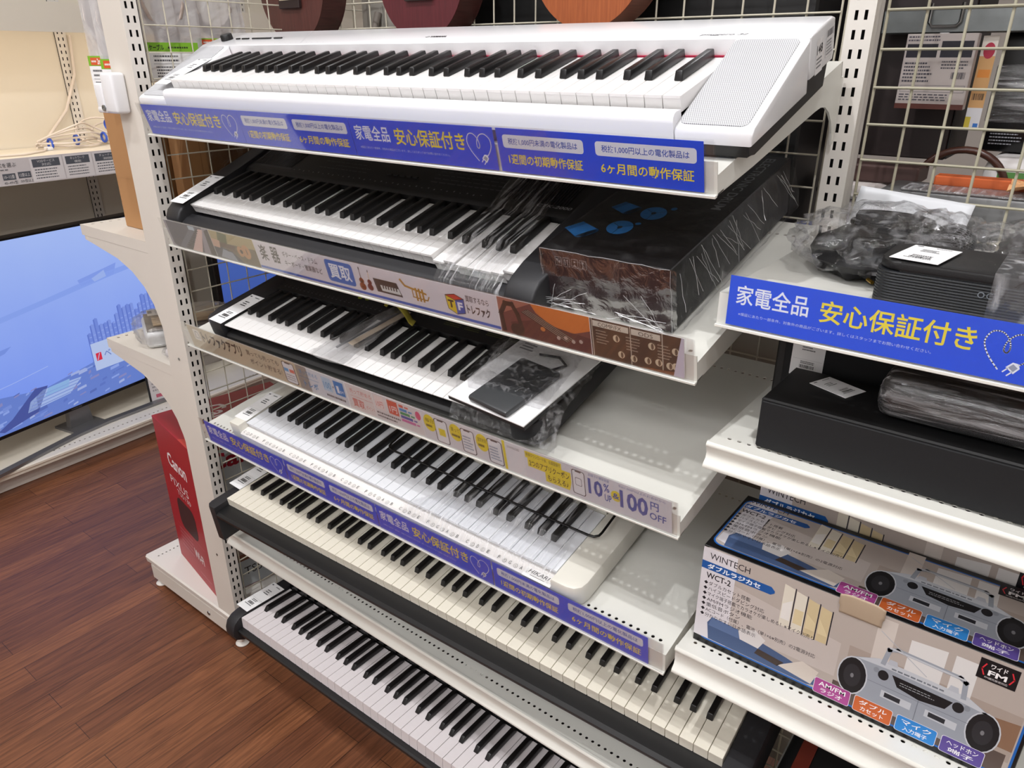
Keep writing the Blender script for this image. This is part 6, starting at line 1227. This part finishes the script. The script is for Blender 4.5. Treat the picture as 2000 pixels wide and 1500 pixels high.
t = thing('brown_speaker', 'tall dark brown speaker cabinet behind the right wire grid', 'speaker', loc(1.172, 0.74, 1.345)); MB().box(-0.052, 0, 0, 0.130, 0.19, 0.42, 0.002).build('cabinet', BRN, t); MB().box(0.131, 0.0, 0.002, 0.133, 0.19, 0.418).build('side_panel', mat('brown_side', (26, 22, 22), 0.6), t)
t = thing('white_appliance', 'white round-edged appliance under the dark brown speaker', 'appliance', loc(1.196, 0.660, 1.1855)); MB().lathe([(0, 0), (0.055, 0), (0.066, 0.07), (0.074, 0.118), (0.072, 0.126), (0.066, 0.130), (0, 0.130)], 40, sy=1.1).build('round_body', mat('appliance_white', (216, 208, 204), 0.4), t, smooth=40); MB().lathe([(0.070, 0.100), (0.0755, 0.104), (0.0755, 0.108), (0.071, 0.110)], 40, sy=1.1).build('rim_ring', mat('rim_grey', (150, 146, 142), 0.4), t, smooth=40)
MB().box(-0.030, -0.060, 0.1305, 0.095, 0.030, 0.1590, 0.003).build('brown_lid', mat('brown_lid', (84, 62, 58), 0.5), t)
p = Print((1, 0, 0), (0, 1, 0), (0, 0, 1), (0, 0, 0.159))
for i in range(3): p.rect(0.025, -0.045+i*0.014, 0.060, -0.040+i*0.014, '#181414')
p.build('vent_marks', t)
t = thing('steel_crossbar', 'galvanised steel crossbar running behind the right wire grid', 'bar', loc(0, 0, 0)); MB().box(1.172, 0.690, 1.546, 2.1, 0.710, 1.582, 0.002).build('bar', mat('galvanised', (130, 134, 134), 0.38, metal=0.9, var=0.35, vscale=30), t)
MB().tube([(1.245, 0.686, 1.590), (1.245, 0.684, 1.562), (1.250, 0.683, 1.556), (1.285, 0.683, 1.556), (1.290, 0.684, 1.562), (1.290, 0.686, 1.590)], 0.0028, 6).build('wire_clip', METAL, t, smooth=60)
for x in (2.08,): MB().box(x, 0.711, 1.19, x+0.02, 0.735, 1.58).build('bar_post', METAL, t)
t = thing('product_box', 'white printed carton with two dark pictures hanging under the steel bar', 'box', loc(1.222, 0.660, 1.432, 0, 0, 0)); MB().box(0, 0, 0, 0.102, 0.026, 0.113, 0.0008).build('carton', mat('grey_white_card', (186, 176, 172), 0.5), t)
p = Print((1, 0, 0), (0, 0, 1), (0, -1, 0)); p.rect(0.003, 0.078, 0.048, 0.098, '#22202a'); p.rect(0.053, 0.078, 0.098, 0.102, '#22202a'); p.lines(0.003, 0.101, 0.05, 0.111, '#55505a', n=2, seed=1); p.lines(0.004, 0.040, 0.050, 0.072, '#4a4850', n=6, seed=2, h=0.5); p.bars(0.075, 0.046, 0.096, 0.056, '#3a3840', n=12); p.lines(0.058, 0.060, 0.098, 0.074, '#4a4850', n=3, seed=4); p.line([(0.004, 0.026), (0.098, 0.026), (0.098, 0.036), (0.004, 0.036), (0.004, 0.026)], 0.0005, '#6a6870'); p.lines(0.004, 0.012, 0.098, 0.024, '#55535a', n=3, seed=6); p.rect(0.0, 0.0, 0.102, 0.008, '#5a3028'); p.build('carton_print', t)
MB().box(0.045, 0.008, 0.1135, 0.058, 0.016, 0.1135+0.0008).build('hang_tab', PAPER, t)
t = thing('price_tag', 'orange and cream price tag hanging beside the black wrapped device', 'price tag', loc(1.325, 0.705, 1.40)); MB().box(0, 0, 0, 0.022, 0.0008, 0.142).build('card', mat('tag_peach', (216, 168, 112), 0.6), t)
p = Print((1, 0, 0), (0, 0, 1), (0, -1, 0)); p.rect(0.0, 0.112, 0.022, 0.142, '#e8e0d6'); p.ell(0.012, 0.120, 0.008, 0.012, '#b8304a', 1); p.rect(0.003, 0.080, 0.020, 0.092, '#e09040'); p.bars(0.003, 0.046, 0.020, 0.056, '#40342a', n=10); p.rect(0.0, 0.0, 0.022, 0.034, '#e6e6ea'); p.rect(0.0, 0.0, 0.008, 0.020, '#d8c448', 1); p.rect(0.013, 0.004, 0.020, 0.010, '#3c7cd0', 1); p.build('tag_print', t)
t = thing('wrapped_device', 'black device in stretch film hanging behind the right wire grid', 'device', loc(1.352, 0.725, 1.366)); MB().box(0, 0, 0, 0.26, 0.12, 0.195, 0.004, 2).build('housing', BLKG, t, smooth=40); MB().box(-0.0012, -0.0012, 0.045, 0.262, 0.121, 0.135, 0.004, 2).build('stretch_film', WRAPX, t, smooth=40)
p = Print((1, 0, 0), (0, 0, 1), (0, -1, 0)); p.lines(0.012, 0.010, 0.058, 0.036, '#8a8a90', n=5, seed=3, h=0.35); p.lines(0.080, 0.012, 0.15, 0.036, '#66666a', n=4, seed=4, h=0.3); p.build('rating_print', t)
t = thing('labelled_pack', 'white pack with green and red writing under the black hanging device', 'pack', loc(1.372, 0.665, 1.1855)); MB().box(0, 0, 0, 0.22, 0.15, 0.178, 0.02, 3).build('pack_body', mat('pack_white', (214, 210, 208), 0.45), t, smooth=40)
p = Print((1, 0, 0), (0, 0, 1), (0, -1, 0)); p.rect(0.022, 0.140, 0.060, 0.156, '#5a8a4a'); p.text('6', 0.078, 0.130, 0.088, 0.146, '#b83a44', bold=0.03); p.lines(0.022, 0.110, 0.10, 0.130, '#3a3438', n=2, seed=3); p.build('pack_print', t)
t = thing('handbag', 'brown arched bag handle behind the right wire grid', 'bag', loc(1.338, 0.640, 1.2115)); MB().box(-0.060, 0, -0.026, 0.075, 0.05, 0.0, 0.0).build('bag_base', mat('bag_cream', (176, 164, 146), 0.5), t); MB().box(-0.060, 0, 0, 0.075, 0.05, 0.098, 0.015, 3).build('bag_body', mat('bag_cream', (176, 164, 146), 0.5), t, smooth=40)
MB().tube([(0.005+0.066*math.cos(R(a)), 0.025, 0.098+0.062*math.sin(R(a))) for a in range(0, 181, 10)], 0.006, 10).build('arched_handle', mat('handle_brown', (74, 46, 38), 0.25), t, smooth=60)
t = thing('silver_case', 'silver grey case with strip of shiny film behind the right grid', 'case', loc(1.262, 0.476, 1.1855)); MB().box(0, 0, 0, 0.34, 0.115, 0.140, 0.004, 2).build('case_body', mat('case_silver', (120, 120, 120), 0.35, metal=0.3), t, smooth=40); MB().box(0.03, 0.0, 0.1405, 0.30, 0.065, 0.1440, 0.001).build('shiny_film', clear('silver_film', (0.7, 0.7, 0.72), 0.25, 0.1, 0.1, crinkle=1.0, cscale=120, streak=(1, 0.1, 1), sheen=0.5), t)
MB().box(0.06, 0.080, 0.1405, 0.22, 0.112, 0.1560, 0.002).build('orange_strip', mat('orange_strip', (206, 98, 46), 0.5), t)
t = thing('peach_paper', 'crumpled peach paper on the silver case', 'paper', loc(1.470, 0.530, 1.3300)); mb = MB()
mb.grid(lambda a, b: (-0.045+0.09*a, -0.03+0.06*b, 0.002+0.030*abs(nz(a*3.1, b*2.7, 0.7))+0.02*a*b), 8, 8); g_ = mb.build('sheet', mat('paper_peach', (232, 176, 124), 0.6), t); md = g_.modifiers.new('thickness', 'SOLIDIFY'); md.thickness = 0.0006
t = thing('blue_board', 'blue and white board lying left of the silver case behind the grid', 'board', loc(1.125, 0.54, 1.1855)); MB().box(0, 0, 0, 0.10, 0.03, 0.06, 0.002).build('board', PRINTBLUE, t)
